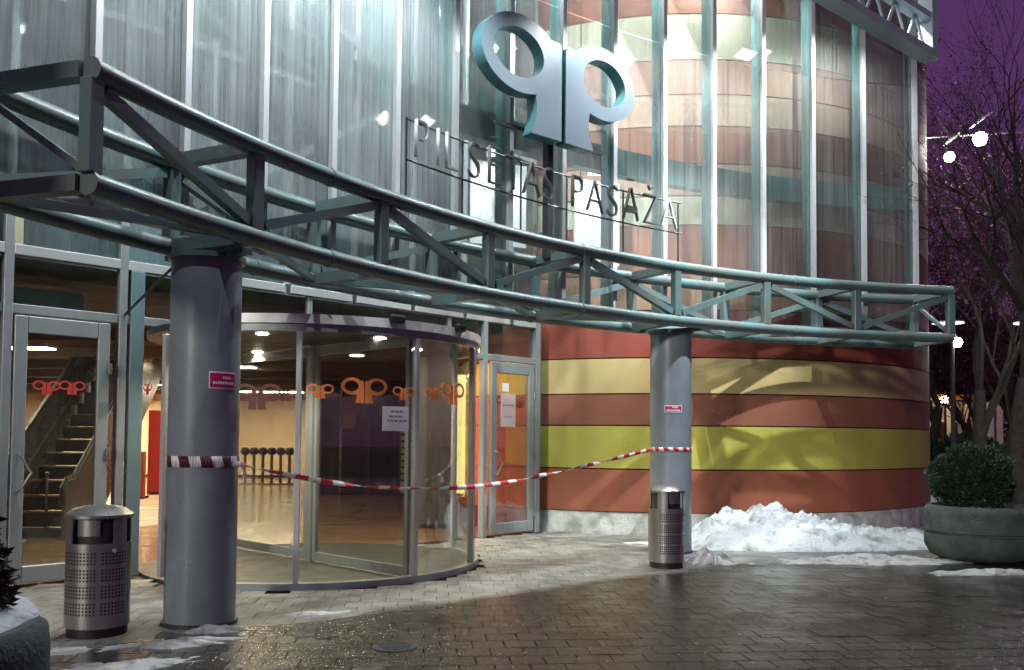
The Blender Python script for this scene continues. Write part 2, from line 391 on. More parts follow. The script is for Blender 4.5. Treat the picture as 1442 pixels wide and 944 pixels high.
allt = tposts + inner_t[1:] + [t753]
for t0, t1 in zip(allt[:-1], allt[1:]):
    rail(t0 + .046, t1 - .046, 3.555, .11, .12, m='alu')
    rail(t0 + .046, t1 - .046, 6.4, .1, .1)
    for z0, z1 in ((3.61, 6.35), (6.45, 9.6)):
        mb = MB(); L = t1 - t0 - .095; mb.box((0, 0, 0), (L, .012, z1 - z0), FD, FN)
        o = mb.build('glass_pane', GL['inner'], None); o.parent = bld; o.location = fac((t0 + t1) / 2, -.02, (z0 + z1) / 2) - bld.location
lower = [tposts[0], tposts[1], tl, t165, t430, t630, t753]
for i, (t0, t1) in enumerate(zip(lower[:-1], lower[1:])):
    rail(t0 + .047, t1 - .047, 2.93, .10, .1, -.01)
    mb = MB(); mb.box((0, 0, 0), (t1 - t0 - .095, .012, .51), FD, FN)
    o = mb.build('glass_pane', GL['door'], None); o.parent = bld; o.location = fac((t0 + t1) / 2, -.02, 3.24) - bld.location
for t0, t1 in ((tposts[0], tposts[1]), (tposts[1], tposts[2])):
    mb = MB(); mb.box((0, 0, 0), (t1 - t0 - .095, .012, 2.7), FD, FN)
    o = mb.build('glass_pane', GL['door'], None); o.parent = bld; o.location = fac((t0 + t1) / 2, -.02, 1.48) - bld.location
    rail(t0 + .047, t1 - .047, .07, .12, .08)
# ---- indoor shell: floor, ceiling, back walls, upper floor, roof
M['tile'] = mat('lobby_tile', (.36, .23, .13), .2, 0, .34, 1.5, 0, dirt=(.07, .035, .016), stretch=(.3, 2.2, 1))
M['ceil'] = mat('lobby_ceiling', (.22, .14, .085), .7, 0, .25, 1.2, dirt=(.05, .03, .02), stretch=(.4, 3, 1))
M['creamwall'] = mat('cream_wall', (.78, .60, .38), .6, 0, .1, 1)
M['lilac'] = mat('grey_lilac_wall', (.42, .41, .47), .7, 0, .2, .8, dirt=(.22, .22, .27))
lob = [fac(-6, -.12), fac(FL + .0, -.12), Vector((-.8, 17.3, 0)), Vector((-.8, 36, 0)), Vector((-27, 36, 0)), Vector((-27, 3.2, 0))]
pl = [(v.x, v.y) for v in lob]
mb = MB(); mb.prism(pl, -.04, .004); bpart(mb, 'lobby_floor', M['tile'])
mb = MB(); mb.prism(pl, 3.32, 3.50); bpart(mb, 'lobby_ceiling', M['ceil'])
mb = MB(); mb.prism(pl, 10.6, 10.8); bpart(mb, 'roof', M['darksteel'])
arc = [pol(t, RG + .05) for t in ths]
ap = [(v.x, v.y) for v in arc] + [(fac(-4).x, fac(-4).y), (fac(FL).x, fac(FL).y), (3, 20), (9, 20.5)]
mb = MB(); mb.prism(ap, 10.62, 10.8); bpart(mb, 'gallery_roof', M['darksteel'])
mb = MB(); mb.box((-14, 35.2, 1.7), (27, .2, 3.2)); bpart(mb, 'back_wall', M['creamwall'])
u0, u1 = fac(-6, -4.2), fac(FL, -4.2)
mb = MB(); mb.box((u0 + u1) / 2 + Vector((0, 0, 7)), ((u1 - u0).length, .2, 7), FD, FN); bpart(mb, 'upper_wall', M['lilac'])
for i in range(7):                                                          # ceiling beams across the lobby
    mb = MB(); mb.box((-13, 14.5 + i * 3, 3.22), (24, .35, .19)); bpart(mb, 'ceiling_beam', M['ceil'])
mb = MB(); mb.bbox((fac(-3, -.55, 3.13) + fac(t165 - .25, -.55, 3.13)) / 2, (t165 + 2.75, .2, .22), .01, FD, FN); bpart(mb, 'header_beam', M['teal2'])
mb = MB(); mb.bbox((fac(-3, -.5, 3.40) + fac(t165 - .25, -.5, 3.40)) / 2, (t165 + 2.75, .2, .14), .01, FD, FN); bpart(mb, 'header_beam', M['darksteel'])
# vertical pale blinds and struts seen through the upper glass
for i, t in enumerate((1.3, 2.6, 4.1, 5.4, 6.6)):
    mb = MB(); mb.box(fac(t, -.7, 6.9), (.55, .05, 6.3), FD, FN); bpart(mb, 'hanging_panel', M['white'])
for p, q in ((fac(1.5, .5, 8.2), fac(6.0, .5, 6.1)), (fac(2.0, .35, 4.3), fac(4.8, .35, 6.2))):
    mb = MB(); mb.bar(p, q, .05, .09); bpart(mb, 'strut', M['alu'])
# ---- white display panels behind the glass, each under its own flood lamp
M['lampwhite'] = lamp_mat('flood_lens', (1, .98, .95), 7)
for x0, x1, yb, yt in ((660, 738, 345, 226), (806, 872, 372, 252)):
    D = 13.9 if x0 < 700 else 14.7
    xm = (x0 + x1) / 2
    za, zb = zat(xm, yb, D), zat(xm, yt, D)
    w = at(x1, D) - at(x0, D); c = Vector((at(xm, D), D, (za + zb) / 2))
    p = thing('advertising_board', ('white lit panel behind glass below the q of the sign' if x0 < 700 else 'white lit panel behind glass left of the end of the lettering'), 'panel', (c.x, c.y, za), 'lit panels behind the glass')
    mb = MB(); mb.bbox(c, (w * 1.1, .05, zb - za), .008, (.92, .39, 0), (-.39, .92, 0)); mb.build('board', M['white'], p)
    mb = MB()
    for s in (-1, 1): mb.tube([c + Vector((.92 * s * w * .4, .39 * s * w * .4, (zb - za) / 2 - .02)), c + Vector((.92 * s * w * .4, .39 * s * w * .4, 10.6 - c.z))], .012, 6)
    mb.build('hanger', M['darksteel'], p)
    q = thing('flood_lamp', ('square flood lamp glowing behind glass under the q bowl of the sign' if x0 < 700 else 'square flood lamp glowing behind glass to the right of the sign post'), 'lamp', (c.x, c.y - .28, zb + .25), 'flood lamps behind the glass')
    lc = c + Vector((-.02, -.22, (zb - za) / 2 + .16))
    tilt = Quaternion((1, 0, 0), R(-28)); ay = tilt @ Vector((0, 0, 1)); an = tilt @ Vector((0, 1, 0))
    mb = MB(); mb.bbox(lc, (.34, .24, .12), .015, (1, 0, 0), an, ay); mb.build('housing', M['darksteel'], q)
    mb = MB(); mb.box(lc - ay * .064, (.29, .19, .012), (1, 0, 0), an, ay); mb.build('lens', M['lampwhite'], q)
    mb = MB(); mb.bar(lc + ay * .06 + Vector((-.19, 0, 0)), lc + Vector((-.19, .05, .3)), .025, .02); mb.bar(lc + ay * .06 + Vector((.19, 0, 0)), lc + Vector((.19, .05, .3)), .025, .02)
    mb.bar(lc + Vector((-.2, .05, .3)), lc + Vector((.2, .05, .3)), .03, .03); mb.build('bracket', M['darksteel'], q)
    l = bpy.data.lights.new('flood_spot', 'SPOT'); l.energy = 170; l.spot_size = R(115); l.spot_blend = .6; l.color = (1, .98, .94); l.shadow_soft_size = .1
    lo = bpy.data.objects.new('flood_spot', l); COL.objects.link(lo); lo.parent = q
    lo.location = lc - ay * .09 - q.location; lo.rotation_euler = Vector((0.05, -.28, 1)).to_track_quat('Z', 'Y').to_euler()

# ---- gallery flood lamps high up behind the glass (glare at the top of the picture)
for i, (x, z, e) in enumerate(((1120, 9.75, 420), (985, 9.75, 330), (830, 9.6, 420), (640, 9.0, 480), (415, 9.2, 620), (260, 8.7, 480))):
    t = ang(x, RG + .7); p = pol(t, RG + .68, z)
    q = thing('gallery_lamp', ['round lamp behind the glass nearest the roof girder', 'round lamp behind the glass above the right column', 'round lamp behind the glass above the p of the sign',
              'round lamp behind the glass high above the q of the sign', 'round lamp high behind the glass left of the sign', 'round lamp high behind the glass above the canopy end'][i], 'lamp', tuple(p), 'lamps hung in the glass gallery')
    mb = MB(); mb.lathe([(.0, .12), (.09, .11), (.15, .02), (.16, 0), (.13, -.005)], 20, p); mb.build('shade', M['darksteel'], q, True)
    mb = MB(); mb.lathe([(.13, -.004), (.09, -.03), (0, -.045)], 20, p); mb.build('bulb', M['lampwhite'], q, True)
    mb = MB(); mb.tube([p + Vector((0, 0, .1)), Vector((p.x, p.y, 10.62))], .012, 6); mb.build('rod', M['darksteel'], q)
    l = bpy.data.lights.new('gallery_light', 'POINT'); l.energy = e; l.color = (.93, .97, 1); l.shadow_soft_size = .12
    lo = bpy.data.objects.new('gallery_light', l); COL.objects.link(lo); lo.parent = q; lo.location = (0, 0, -.16)

# ---- flood lights on the roof overhang washing down the facade
for i, (x, e) in enumerate(((1172, 1150), (1062, 480), (905, 290), (640, 340), (450, 320), (215, 240), (1232, 420))):  # last one is added, to brighten the dark far-right panes
    r_ = RG - (3.1 if i == 0 else 1.45); t = ang(x, r_); D_ = pol(t, r_).y; z = max(zat(x, -28, D_) if x == 1062 else zat(x, -45, D_), 7.6)
    if i == 0: z = 7.35
    p = pol(t, r_, z); tgt = pol(t - .02, RG + 1.6, 1.2) if i == 0 else pol(t, RG + .2, 3.6); dn = (p - tgt).normalized(); sx_ = head(t); up_ = dn.cross(sx_).normalized()
    q = thing('flood_light', ['flood light hung under the roof girder at the top right', 'flood light glaring at the top edge between two right mullions', 'flood light on the overhang above the right column', 'flood light on the overhang above the emblem',
              'flood light on the overhang left of the emblem', 'flood light on the overhang above the left end of the canopy', 'added unseen flood light beside the roof girder, brightening the far right panes'][i], 'lamp', tuple(p), 'flood lights on the roof overhang')
    mb = MB(); mb.bbox(p + dn * .08, (.42, .30, .16), .02, sx_, up_, dn); mb.build('housing', M['darksteel'], q)
    mb = MB(); mb.box(p - dn * .006, (.36, .24, .012), sx_, up_, dn); mb.build('lens', M['lampwhite'], q)
    mb = MB(); mb.bar(p + dn * .12, p + dn * .12 + Vector((0, 0, .5)), .05, .05, up=sx_); (mb.bar(p + dn * .12 + Vector((0, 0, .5)), pol(t, RG, z + .9), .06, .06) if i else None); mb.build('bracket', M['darksteel'], q)
    l = bpy.data.lights.new('flood_beam', 'SPOT'); l.energy = e; l.spot_size = R(62 if i == 0 else 128); l.spot_blend = .55; l.color = (.88, .97, 1); l.shadow_soft_size = .045
    lo = bpy.data.objects.new('flood_beam', l); COL.objects.link(lo); lo.parent = q; lo.location = -dn * .04; lo.rotation_euler = dn.to_track_quat('Z', 'Y').to_euler()

# ---- doors with glass leaves beside the revolving door
def glass_door(name, label, ta, tb, hinge_right, ztop=2.86):
    c = fac((ta + tb) / 2, .03)
    d = thing(name, label, 'door', tuple(c), 'glass doors beside the revolving door')
    w = tb - ta; st = .13
    for t in (ta + st / 2, tb - st / 2):
        mb = MB(); mb.bbox(fac(t, .03, (ztop + .04) / 2), (st, .07, ztop - .04), .008, FD, FN); mb.build('stile', M['alugrey'], d)
    for z, h in ((.13, .18), (ztop - .09, .18)):
        mb = MB(); mb.bbox(fac((ta + tb) / 2, .03, z), (w - 2 * st - .004, .066, h), .008, FD, FN); mb.build('rail', M['alugrey'], d)
    mb = MB(); mb.box(fac((ta + tb) / 2, .03, ztop / 2 + .02), (w - 2 * st, .012, ztop - .40), FD, FN); mb.build('pane', GL['door'], d)
    th = tb if hinge_right else ta
    for z in (.35, 1.4, 2.35):
        mb = MB(); mb.tube([fac(th, .08, z - .06), fac(th, .08, z + .06)], .022, 10); mb.tube([fac(th, .08, z - .008), fac(th, .08, z + .008)], .03, 10); mb.build('hinge', M['steel'], d)
    tk = ta + st * .5 if hinge_right else tb - st * .5
    mb = MB(); hp = [fac(tk, .07, 1.0), fac(tk, .14, 1.02), fac(tk + .1, .17, 1.2), fac(tk, .14, 1.38), fac(tk, .07, 1.40)]
    mb.tube(hp, .014, 8); mb.build('handle', M['steel'], d)
    return d
dl = glass_door('glass_door', 'grey framed glass door on the left with escalator seen behind it', ft(14), ft(149), True)
dr = glass_door('glass_door', 'grey framed glass door against the striped wall with posters on it', ft(688), ft(748), True)

# ---- revolving door
rd = thing('revolving_door', 'large round revolving door of curved glass with white top ring and orange logos', 'revolving door', (RC[0], RC[1], 0))
def rang(x):
    k = kx(x); a = k * k + 1; b = -2 * (k * RC[0] + RC[1]); c = RC[0] ** 2 + RC[1] ** 2 - RRD ** 2
    q = max(0, b * b - 4 * a * c); D = (-b - math.sqrt(q)) / 2 / a
    return math.atan2(D - RC[1], k * D - RC[0])
def rp(t, r, z): return Vector((RC[0] + r * math.cos(t), RC[1] + r * math.sin(t), z))
fang = math.atan2(FD.y, FD.x)                 # facade direction
s0, s1 = fang - math.pi + R(12), fang - R(12)
M['ringwhite'] = mat('ring_enamel', (.80, .80, .78), .3, .1, .04, 3)
mb = MB(); mb.arc(RC, RRD - .09, RRD + .06, 2.80, 2.90, s0, s1, 64); mb.build('top_ring', M['ringwhite'], rd, True)
mb = MB(); mb.arc(RC, RRD - .05, RRD + .03, 2.72, 2.797, s0, s1, 64); mb.build('head_rail', M['alugrey'], rd, True)
mb = MB(); mb.prism([(RC[0] + (RRD - .1) * math.cos(2 * math.pi * k / 48), RC[1] + (RRD - .1) * math.sin(2 * math.pi * k / 48)) for k in range(48)], 2.78, 2.86); mb.build('ceiling', M['darksteel'], rd)
mb = MB(); mb.arc(RC, RRD - .06, RRD + .05, .0, .07, s0, s1, 64); mb.build('sill_ring', M['alugrey'], rd, True)
M['mat'] = mat('door_mat', (.075, .075, .07), .45, 0, .3, 3, .3, 80)
mb = MB(); mb.prism([(RC[0] + (RRD - .07) * math.cos(2 * math.pi * k / 48), RC[1] + (RRD - .07) * math.sin(2 * math.pi * k / 48)) for k in range(48)], -.03, .012); mb.build('floor_mat', M['mat'], rd)
pxs = [rang(x) for x in (420, 585, 664)]
post_t = [s0 + .02, rang(232)] + pxs + [s1 - .02]
post_t = sorted(post_t)
for t in post_t:
    mb = MB(); mb.bbox(rp(t, RRD, 1.395), (.075, .06, 2.65), .008, (math.cos(t), math.sin(t), 0), (-math.sin(t), math.cos(t), 0)); mb.build('post', M['alu'], rd)
mb = MB(); tt = pxs[2] + .085; mb.bbox(rp(tt, RRD - .02, 1.395), (.05, .04, 2.65), .006, (math.cos(tt), math.sin(tt), 0), (-math.sin(tt), math.cos(tt), 0)); mb.build('post', M['alu'], rd)
for t0, t1 in zip(post_t[:-1], post_t[1:]):
    mb = MB(); mb.arc(RC, RRD - .006, RRD + .006, .072, 2.718, t0 + .018, t1 - .018, 20); mb.build('curved_pane', GL['drum'], rd, True)
# rotor: core and two wings
mb = MB(); mb.tube([(RC[0], RC[1], .012), (RC[0], RC[1], 2.78)], .06, 14); mb.build('rotor_core', M['alugrey'], rd, True)
for a in (R(-44), R(136)):
    ca = Vector((math.cos(a), math.sin(a), 0)); nb = Vector((-ca.y, ca.x, 0)); c0 = Vector((RC[0], RC[1], 0))
    wg = node('wing', rd)
    mb = MB(); w0, w1 = .07, RRD - .14
    for r in (w0 + .03, w1 - .03): mb.box(c0 + ca * r + Vector((0, 0, 1.39)), (.06, .045, 2.72), ca, nb)
    for z in (.09, 2.70): mb.box(c0 + ca * ((w0 + w1) / 2) + Vector((0, 0, z)), (w1 - w0 - .124, .043, .11), ca, nb)
    mb.build('wing_frame', M['alugrey'], wg)
    mb = MB(); mb.box(c0 + ca * ((w0 + w1) / 2) + Vector((0, 0, 1.39)), (w1 - w0 - .122, .01, 2.5), ca, nb); mb.build('wing_pane', GL['drum'], wg)
for x in (552, 638):                                                       # motion sensors on the ring
    t = rang(x); mb = MB(); mb.bbox(rp(t, RRD + .085, 2.90), (.07, .19, .09), .02, (math.cos(t), math.sin(t), 0), (-math.sin(t), math.cos(t), 0)); mb.build('motion_sensor', M['black'], rd)
M['spotlens'] = lamp_mat('downlight_lens', (1, .86, .62), 30)
for a in range(6):                                                         # downlights in its ceiling
    t = a * math.pi / 3 + .3
    mb = MB(); mb.lathe([(.0, 0), (.06, 0), (.075, .012)], 16, (RC[0] + 1.35 * math.cos(t), RC[1] + 1.35 * math.sin(t), 2.768)); mb.build('downlight', M['spotlens'], rd)
    l = bpy.data.lights.new('downlight', 'SPOT'); l.energy = 85; l.spot_size = R(150); l.spot_blend = .5; l.color = (1, .86, .64); l.shadow_soft_size = .06
    lo = bpy.data.objects.new('downlight_beam', l); COL.objects.link(lo); lo.parent = rd; lo.location = (1.35 * math.cos(t), 1.35 * math.sin(t), 2.74)

# ---- the qp emblem (used for the big sign and the window transfers)
def qp_outline(mirror):
    """p: straight stem edge, ring bowl, foot flaring out; unit height"""
    pts = [(.025, 0), (.025, .84), (.05, .875)]
    cx, cy_, rx, ry = .50, .66, .44, .34
    for k in range(33):
        a = R(140) - R(253) * k / 32
        pts.append((cx + rx * math.cos(a), cy_ + ry * math.sin(a)))
    pts += [(.33, .33), (.315, .25), (.325, .15), (.355, .05), (.38, 0)]
    hole = [(.525 + .285 * math.cos(2 * math.pi * k / 28), .665 + .215 * math.sin(2 * math.pi * k / 28)) for k in range(28)]
    if mirror: pts = [(-x, y) for x, y in pts]; hole = [(-x, y) for x, y in hole]
    return pts, hole
def emblem_mesh(name, mirror, scale, depth, mats):
    cu = bpy.data.curves.new('emblem', 'CURVE'); cu.dimensions = '2D'; cu.fill_mode = 'BOTH'; cu.extrude = depth / 2
    for ring in qp_outline(mirror):
        sp_ = cu.splines.new('POLY'); sp_.points.add(len(ring) - 1); sp_.use_cyclic_u = True
        for p_, (x, y) in zip(sp_.points, ring): p_.co = (x * scale, y * scale, 0, 1)
    o = bpy.data.objects.new('tmp', cu); COL.objects.link(o)
    me = bpy.data.meshes.new_from_object(o.evaluated_get(bpy.context.evaluated_depsgraph_get()))
    bpy.data.objects.remove(o); me.name = name; me.materials.clear()
    for m in mats: me.materials.append(m)
    if len(mats) > 1:
        for p_ in me.polygons: p_.material_index = 0 if p_.normal.z > .7 else 1
    return me
def place(me, name, parent, pos, hx, up=(0, 0, 1)):
    hx = Vector(hx).normalized(); up = Vector(up); n = hx.cross(up)
    o = bpy.data.objects.new(name, me); COL.objects.link(o)
    o.matrix_world = Matrix(((hx.x, up.x, n.x, 0), (hx.y, up.y, n.y, 0), (hx.z, up.z, n.z, 0), (0, 0, 0, 1)))
    o.location = Vector(pos) - (parent_loc(parent) if parent else Vector((0, 0, 0)))
    if parent: o.parent = parent
    return o
M['vinyl'] = mat('orange_vinyl', (.95, .26, .06), .5, 0, .05, emit=((1, .22, .05), .35))
M['vinyl'].node_tree.nodes['Principled BSDF'].inputs['Emission Strength'].default_value = 0.0
M['vinylred'] = mat('red_vinyl', (.65, .06, .05), .5, 0, .05)
M['vinyldark'] = mat('dark_red_vinyl', (.16, .03, .02), .5, 0, .05)
vin = {}
def transfer(parent, pos, hx, size, m):
    for mi in (True, False):
        key = (mi, round(size, 3), m)
        if key not in vin: vin[key] = emblem_mesh('logo_transfer', mi, size, .003, [M[m]])
        place(vin[key], 'logo_transfer', parent, pos, hx)
for x, s, y, m in ((450, .20, 561, 'vinyl'), (512, .36, 568, 'vinyl'), (567, .20, 564, 'vinyl'), (610, .20, 564, 'vinyl'), (637, .34, 570, 'vinyl'),
                (362, .36, 577, 'vinyldark'), (402, .17, 565, 'vinyldark'), (208, .17, 556, 'vinylred')):
    t = rang(x); p = rp(t, RRD + .012, 0); z = zat(x, y, p.y)
    transfer(rd, (p.x, p.y, z), (-math.sin(t), math.cos(t), 0), s * .76, m)
for x in (62, 98):
    t = ft(x); p = fac(t, .045); transfer(dl, (p.x, p.y, zat(x, 556, p.y)), FD, .15, 'vinylred')
for x, s in ((707, .28), (729, .2)):
    t = ft(x); p = fac(t, .046); transfer(dr, (p.x, p.y, zat(x, 575, p.y)), FD, s * .7, 'vinyldark')

# ================================================================== CANOPY TRUSS
cp = thing('canopy_truss', 'curved teal steel tube truss forming the entrance canopy between two columns', 'canopy', tuple(pol(T0 + 4 * DT, (RF + RR) / 2, ZB)))
TR = .078
nseg = 64
for r, z, nme in ((RF, ZT, 'front_top_chord'), (RF, ZB, 'front_bottom_chord'), (RR, ZT, 'rear_top_chord'), (RR, ZB, 'rear_bottom_chord')):
    mb = MB(); mb.tube([pol(T0 + DT * 8 * k / nseg, r, z) for k in range(nseg + 1)], TR, 16); mb.build(nme, M['teal'], cp, True)
    for e, sg in ((T0, -1), (T0 + 8 * DT, 1)):
        c = pol(e, r, z); h = head(e) * sg
        mb = MB(); mb.tube([c + h * .0, c + h * .02], [TR + .006, TR + .006], 16); mb.build('end_cap', M['teal'], cp, True)
    for i in (1.55, 3.95, 6.3):
        a, b = T0 + DT * i, T0 + DT * (i + .02)
        mb = MB(); mb.tube([pol(a, r, z), pol(b, r, z)], TR + .008, 16); mb.build('joint_collar', M['teal'], cp, True)
for i in range(9):
    t = T0 + DT * i
    for r in (RF, RR):
        mb = MB(); mb.bbox(pol(t, r, (ZT + ZB) / 2), (.115, .105, ZT - ZB - 2 * TR + .03), .006, head(t), inn(t)); mb.build('post', M['teal'], cp)
    for z in (ZT, ZB):
        mb = MB(); mb.bar(pol(t, RF + TR - .01, z), pol(t, RR - TR + .01, z), .11, .11); mb.build('cross_beam', M['teal'], cp)
    if i in (0, 8): mb = MB(); mb.bar(pol(t, RF + .06, ZB + .1), pol(t, RR - .06, ZT - .1), .05, .05) if i % 2 == 0 else mb.bar(pol(t, RF + .06, ZT - .1), pol(t, RR - .06, ZB + .1), .05, .05); mb.build('frame_brace', M['teal'], cp)
    if i < 8:
        t2 = t + DT
        for r, sw in ((RF, 0), (RR, 1)):
            za, zb = (ZT - .12, ZB + .12) if (i + sw) % 2 == 0 else (ZB + .12, ZT - .12)
            mb = MB(); mb.bar(pol(t + DT * .055, r, za), pol(t2 - DT * .055, r, zb), .075, .085); mb.build('diagonal', M['teal'], cp)
        for z in (ZB,):
            ra, rb = (RF + .07, RR - .07) if i % 2 else (RR - .07, RF + .07)
            mb = MB(); mb.bar(pol(t + DT * .05, ra, z), pol(t2 - DT * .05, rb, z), .06, .06); mb.build('plan_brace', M['teal'], cp)
# ties from the canopy to the building
for i in (1, 3, 5, 7):
    t = T0 + DT * i
    mb = MB(); mb.bar(pol(t, RR + TR - .01, ZT), pol(t, RG + .1, ZT), .09, .09); mb.build('wall_arm', M['teal'], cp)
c1 = Vector((at(287, 7.75), 7.75, 0)); t2_ = ang(941, (RF + RR) / 2); c2 = pol(t2_, (RF + RR) / 2 - .05)
mb = MB(); e = fac(t165 + .02, .03, 2.98); mb.tube([Vector((at(243, 8.4), 8.4, 3.23)), e], .014, 8); mb.build('tie_rod', M['black'], cp)

# ---- columns
CR = .295
def column(label, c):
    o = thing('column', label, 'column', tuple(c), 'columns under the canopy')
    mb = MB(); mb.lathe([(CR, 0.0), (CR, ZB - .13)], 40, c); mb.build('shaft', M['colpaint'], o, True)
    mb = MB(); mb.lathe([(CR + .001, 0), (CR + .022, 0), (CR + .022, .03), (CR + .001, .034)], 40, c); mb.build('base_collar', M['darksteel'], o, True)
    mb = MB(); mb.lathe([(0, ZB - .135), (CR + .03, ZB - .135), (CR + .03, ZB - .09), (0, ZB - .09)], 40, c); mb.build('cap_plate', M['teal'], o, True)
    mb = MB(); mb.box((c.x, c.y, ZB - .075), (.9, .12, .05), inn(T0 + DT), head(T0 + DT)); mb.build('bearing', M['teal'], o)
    return o
column('thick grey blue steel column next to the left litter bin', c1)
column('grey blue steel column in front of the striped wall', c2)
M['sticker'] = mat('magenta_print', (.50, .012, .11), .45, 0, .04)
M['paper'] = mat('paper_white', (.80, .80, .79), .6, 0, .03)
M['ink'] = mat('grey_ink', (.25, .25, .27), .6, 0, .05)
def sticker(label, c, x, y, w, h):
    a = math.atan2(-c.y, -c.x)
    k = kx(x); A = k * k + 1; Bq = -2 * (k * c.x + c.y); Cq = c.x ** 2 + c.y ** 2 - CR ** 2
    D = (-Bq - math.sqrt(max(0, Bq * Bq - 4 * A * Cq))) / 2 / A
    t = math.atan2(D - c.y, k * D - c.x); z = zat(x, y, D)
    o = thing('sticker', label, 'sticker', (k * D, D, z), 'stickers on the columns')
    da = w / 2 / CR
    mb = MB(); mb.arc((c.x, c.y), CR + .001, CR + .004, z - h / 2, z + h / 2, t - da, t + da, 8); mb.build('border', M['paper'], o)
    mb = MB(); mb.arc((c.x, c.y), CR + .0042, CR + .006, z - h / 2 + .012, z + h / 2 - .012, t - da * .93, t + da * .93, 8); mb.build('field', M['sticker'], o)
    mb = MB()
    for zz, f0, f1 in ((.022, -.1, .55), (-.022, -.75, .8)):
        n = 5 if zz > 0 else 10
        for q in range(n):
            a0 = t + da * (f0 + (f1 - f0) * q / n); a1_ = t + da * (f0 + (f1 - f0) * (q + .72) / n)
            mb.arc((c.x, c.y), CR + .0062, CR + .0075, z + zz - .011, z + zz + .011, a0, a1_, 1)
    stuff(mb.build('print', M['paper'], o))
sticker('magenta sticker with white print on the left column', c1, 314, 536, .26, .145)
sticker('magenta sticker with white print on the column by the striped wall', c2, 948, 576, .25, .10)

# ---- barrier tape
M['tapered'] = mat('tape_red', (.52, .02, .04), .4, 0, .05); M['tapewhite'] = mat('tape_white', (.80, .79, .77), .4, 0, .05)
M['tapedark'] = mat('tape_dark_red', (.10, .015, .03), .4, 0, .05)
tp = thing('barrier_tape', 'red and white barrier tape strung between the two columns', 'barrier tape', (-.3, 10, 0))
P0 = Vector((c1.x + .27, c1.y - .12, 0)); P1 = Vector((c2.x - .28, c2.y - .1, 0))
ks = [(0, 1.385), (.1, 1.235), (.2, 1.13), (.28, 1.085), (.4, 1.055), (.5, 1.075), (.62, 1.15), (.75, 1.25), (.88, 1.36), (1, 1.465)]
def tz(s):
    for (a, za), (b, zb) in zip(ks[:-1], ks[1:]):
        if s <= b: u = (s - a) / (b - a); return za + (zb - za) * u
    return ks[-1][1]
def tzs(s): return sum(tz(min(1, max(0, s + d))) for d in (-.06, -.03, 0, .03, .06)) / 5 if .06 < s < .94 else tz(s)
mb = MB(); n = 240; hw = .026
prev = None; random.seed(3)
for k in range(n + 1):
    s = k / n; p = P0.lerp(P1, s); p.z = tzs(s)
    tw = 1.15 * math.sin(s * 9.0) + s * 16 + .5 * math.sin(s * 31)
    d = (P1 - P0).normalized(); sd = Vector((-d.y, d.x, 0))
    u = Vector((0, 0, 1)) * math.cos(tw) + sd * math.sin(tw)
    cur = (p + u * hw, p - u * hw)
    if prev:
        skew = .0
        mb.mi = 0 if (k // 5) % 2 else 1
        mb.add([prev[0], prev[1], cur[1], cur[0]], [(0, 1, 2, 3)])
    prev = cur
o = mb.build('tape_span', [M['tapered'], M['tapewhite']], tp, True, fixn=False)
sm = o.modifiers.new('thickness', 'SOLIDIFY'); sm.thickness = .0015
def wrap(c, z, h, m0, nst, tilt):
    mb = MB(); N_ = 80; rr = CR + .004
    vs = []
    for k in range(N_):
        a = 2 * math.pi * k / N_
        for zz, sk in ((-h / 2, 0), (h / 2, .10 * tilt)):
            vs.append((c.x + rr * math.cos(a), c.y + rr * math.sin(a), z + zz))
    for k in range(N_):
        # slanted stripes: split each cell in two triangles so that the stripe edge leans
        i0, i1, j0, j1 = 2 * k, 2 * k + 1, 2 * ((k + 1) % N_), 2 * ((k + 1) % N_) + 1
        b = k % (2 * nst)
        ma = 0 if b < nst else 1
        mb.mi = ma
        if b == nst - 1 or b == 2 * nst - 1:
            mb.add([vs[i0], vs[j0], vs[i1]], [(0, 1, 2)]); mb.mi = 1 - ma; mb.add([vs[j0], vs[j1], vs[i1]], [(0, 1, 2)])
        else: mb.add([vs[i0], vs[j0], vs[j1], vs[i1]], [(0, 1, 2, 3)])
    o = mb.build('tape_wrap', [M[m0], M['tapewhite']], tp, True)
    sm = o.modifiers.new('thickness', 'SOLIDIFY'); sm.thickness = .002; sm.offset = 1
wrap(c1, 1.385, .095, 'tapedark', 4, 1); wrap(c2, 1.47, .055, 'tapered', 3, 1)
mb = MB()
for dx, l in ((.02, .14), (-.03, .10)):
    mb.mi = 0 if dx > 0 else 1
    mb.bar(P0 + Vector((.12, -.02, 1.37)), P0 + Vector((.12 + dx, -.03, 1.37 - l)), .03, .002)
mb.build('tape_tail', [M['tapewhite'], M['tapered']], tp)

# ---- paper notices
def notice(label, pos, hx, w, h, lines, m='paper', name='notice'):
    o = thing(name, label, 'notice', tuple(pos)); hx = Vector(hx).normalized(); nn = hx.cross(Vector((0, 0, 1)))
    mb = MB(); mb.box(pos, (w, .002, h), hx, nn); mb.build('sheet', M[m], o)
    mb = MB(); rnd = random.Random(5)
    for i, (zz, f, th) in enumerate(lines):
        x = -f * w / 2
        while x < f * w / 2:
            lw = rnd.uniform(.02, .05); mb.box(Vector(pos) + hx * (x + lw / 2) + nn * .002 + Vector((0, 0, zz * h)), (lw, .001, th), hx, nn); x += lw + .012
    if lines: stuff(mb.build('print', M['ink'], o))
    return o
t = rang(556); p = rp(t, RRD + .014, 0); hx = (-math.sin(t), math.cos(t), 0)
notice('white printed notice taped to the revolving door under the small orange logo', (p.x, p.y, zat(556, 590, p.y)), hx, .33, .27, [(.3, .35, .022), (.1, .5, .02), (-.08, .6, .02)])
M['pink'] = mat('pale_pink_print', (.66, .50, .50), .6, 0, .08)
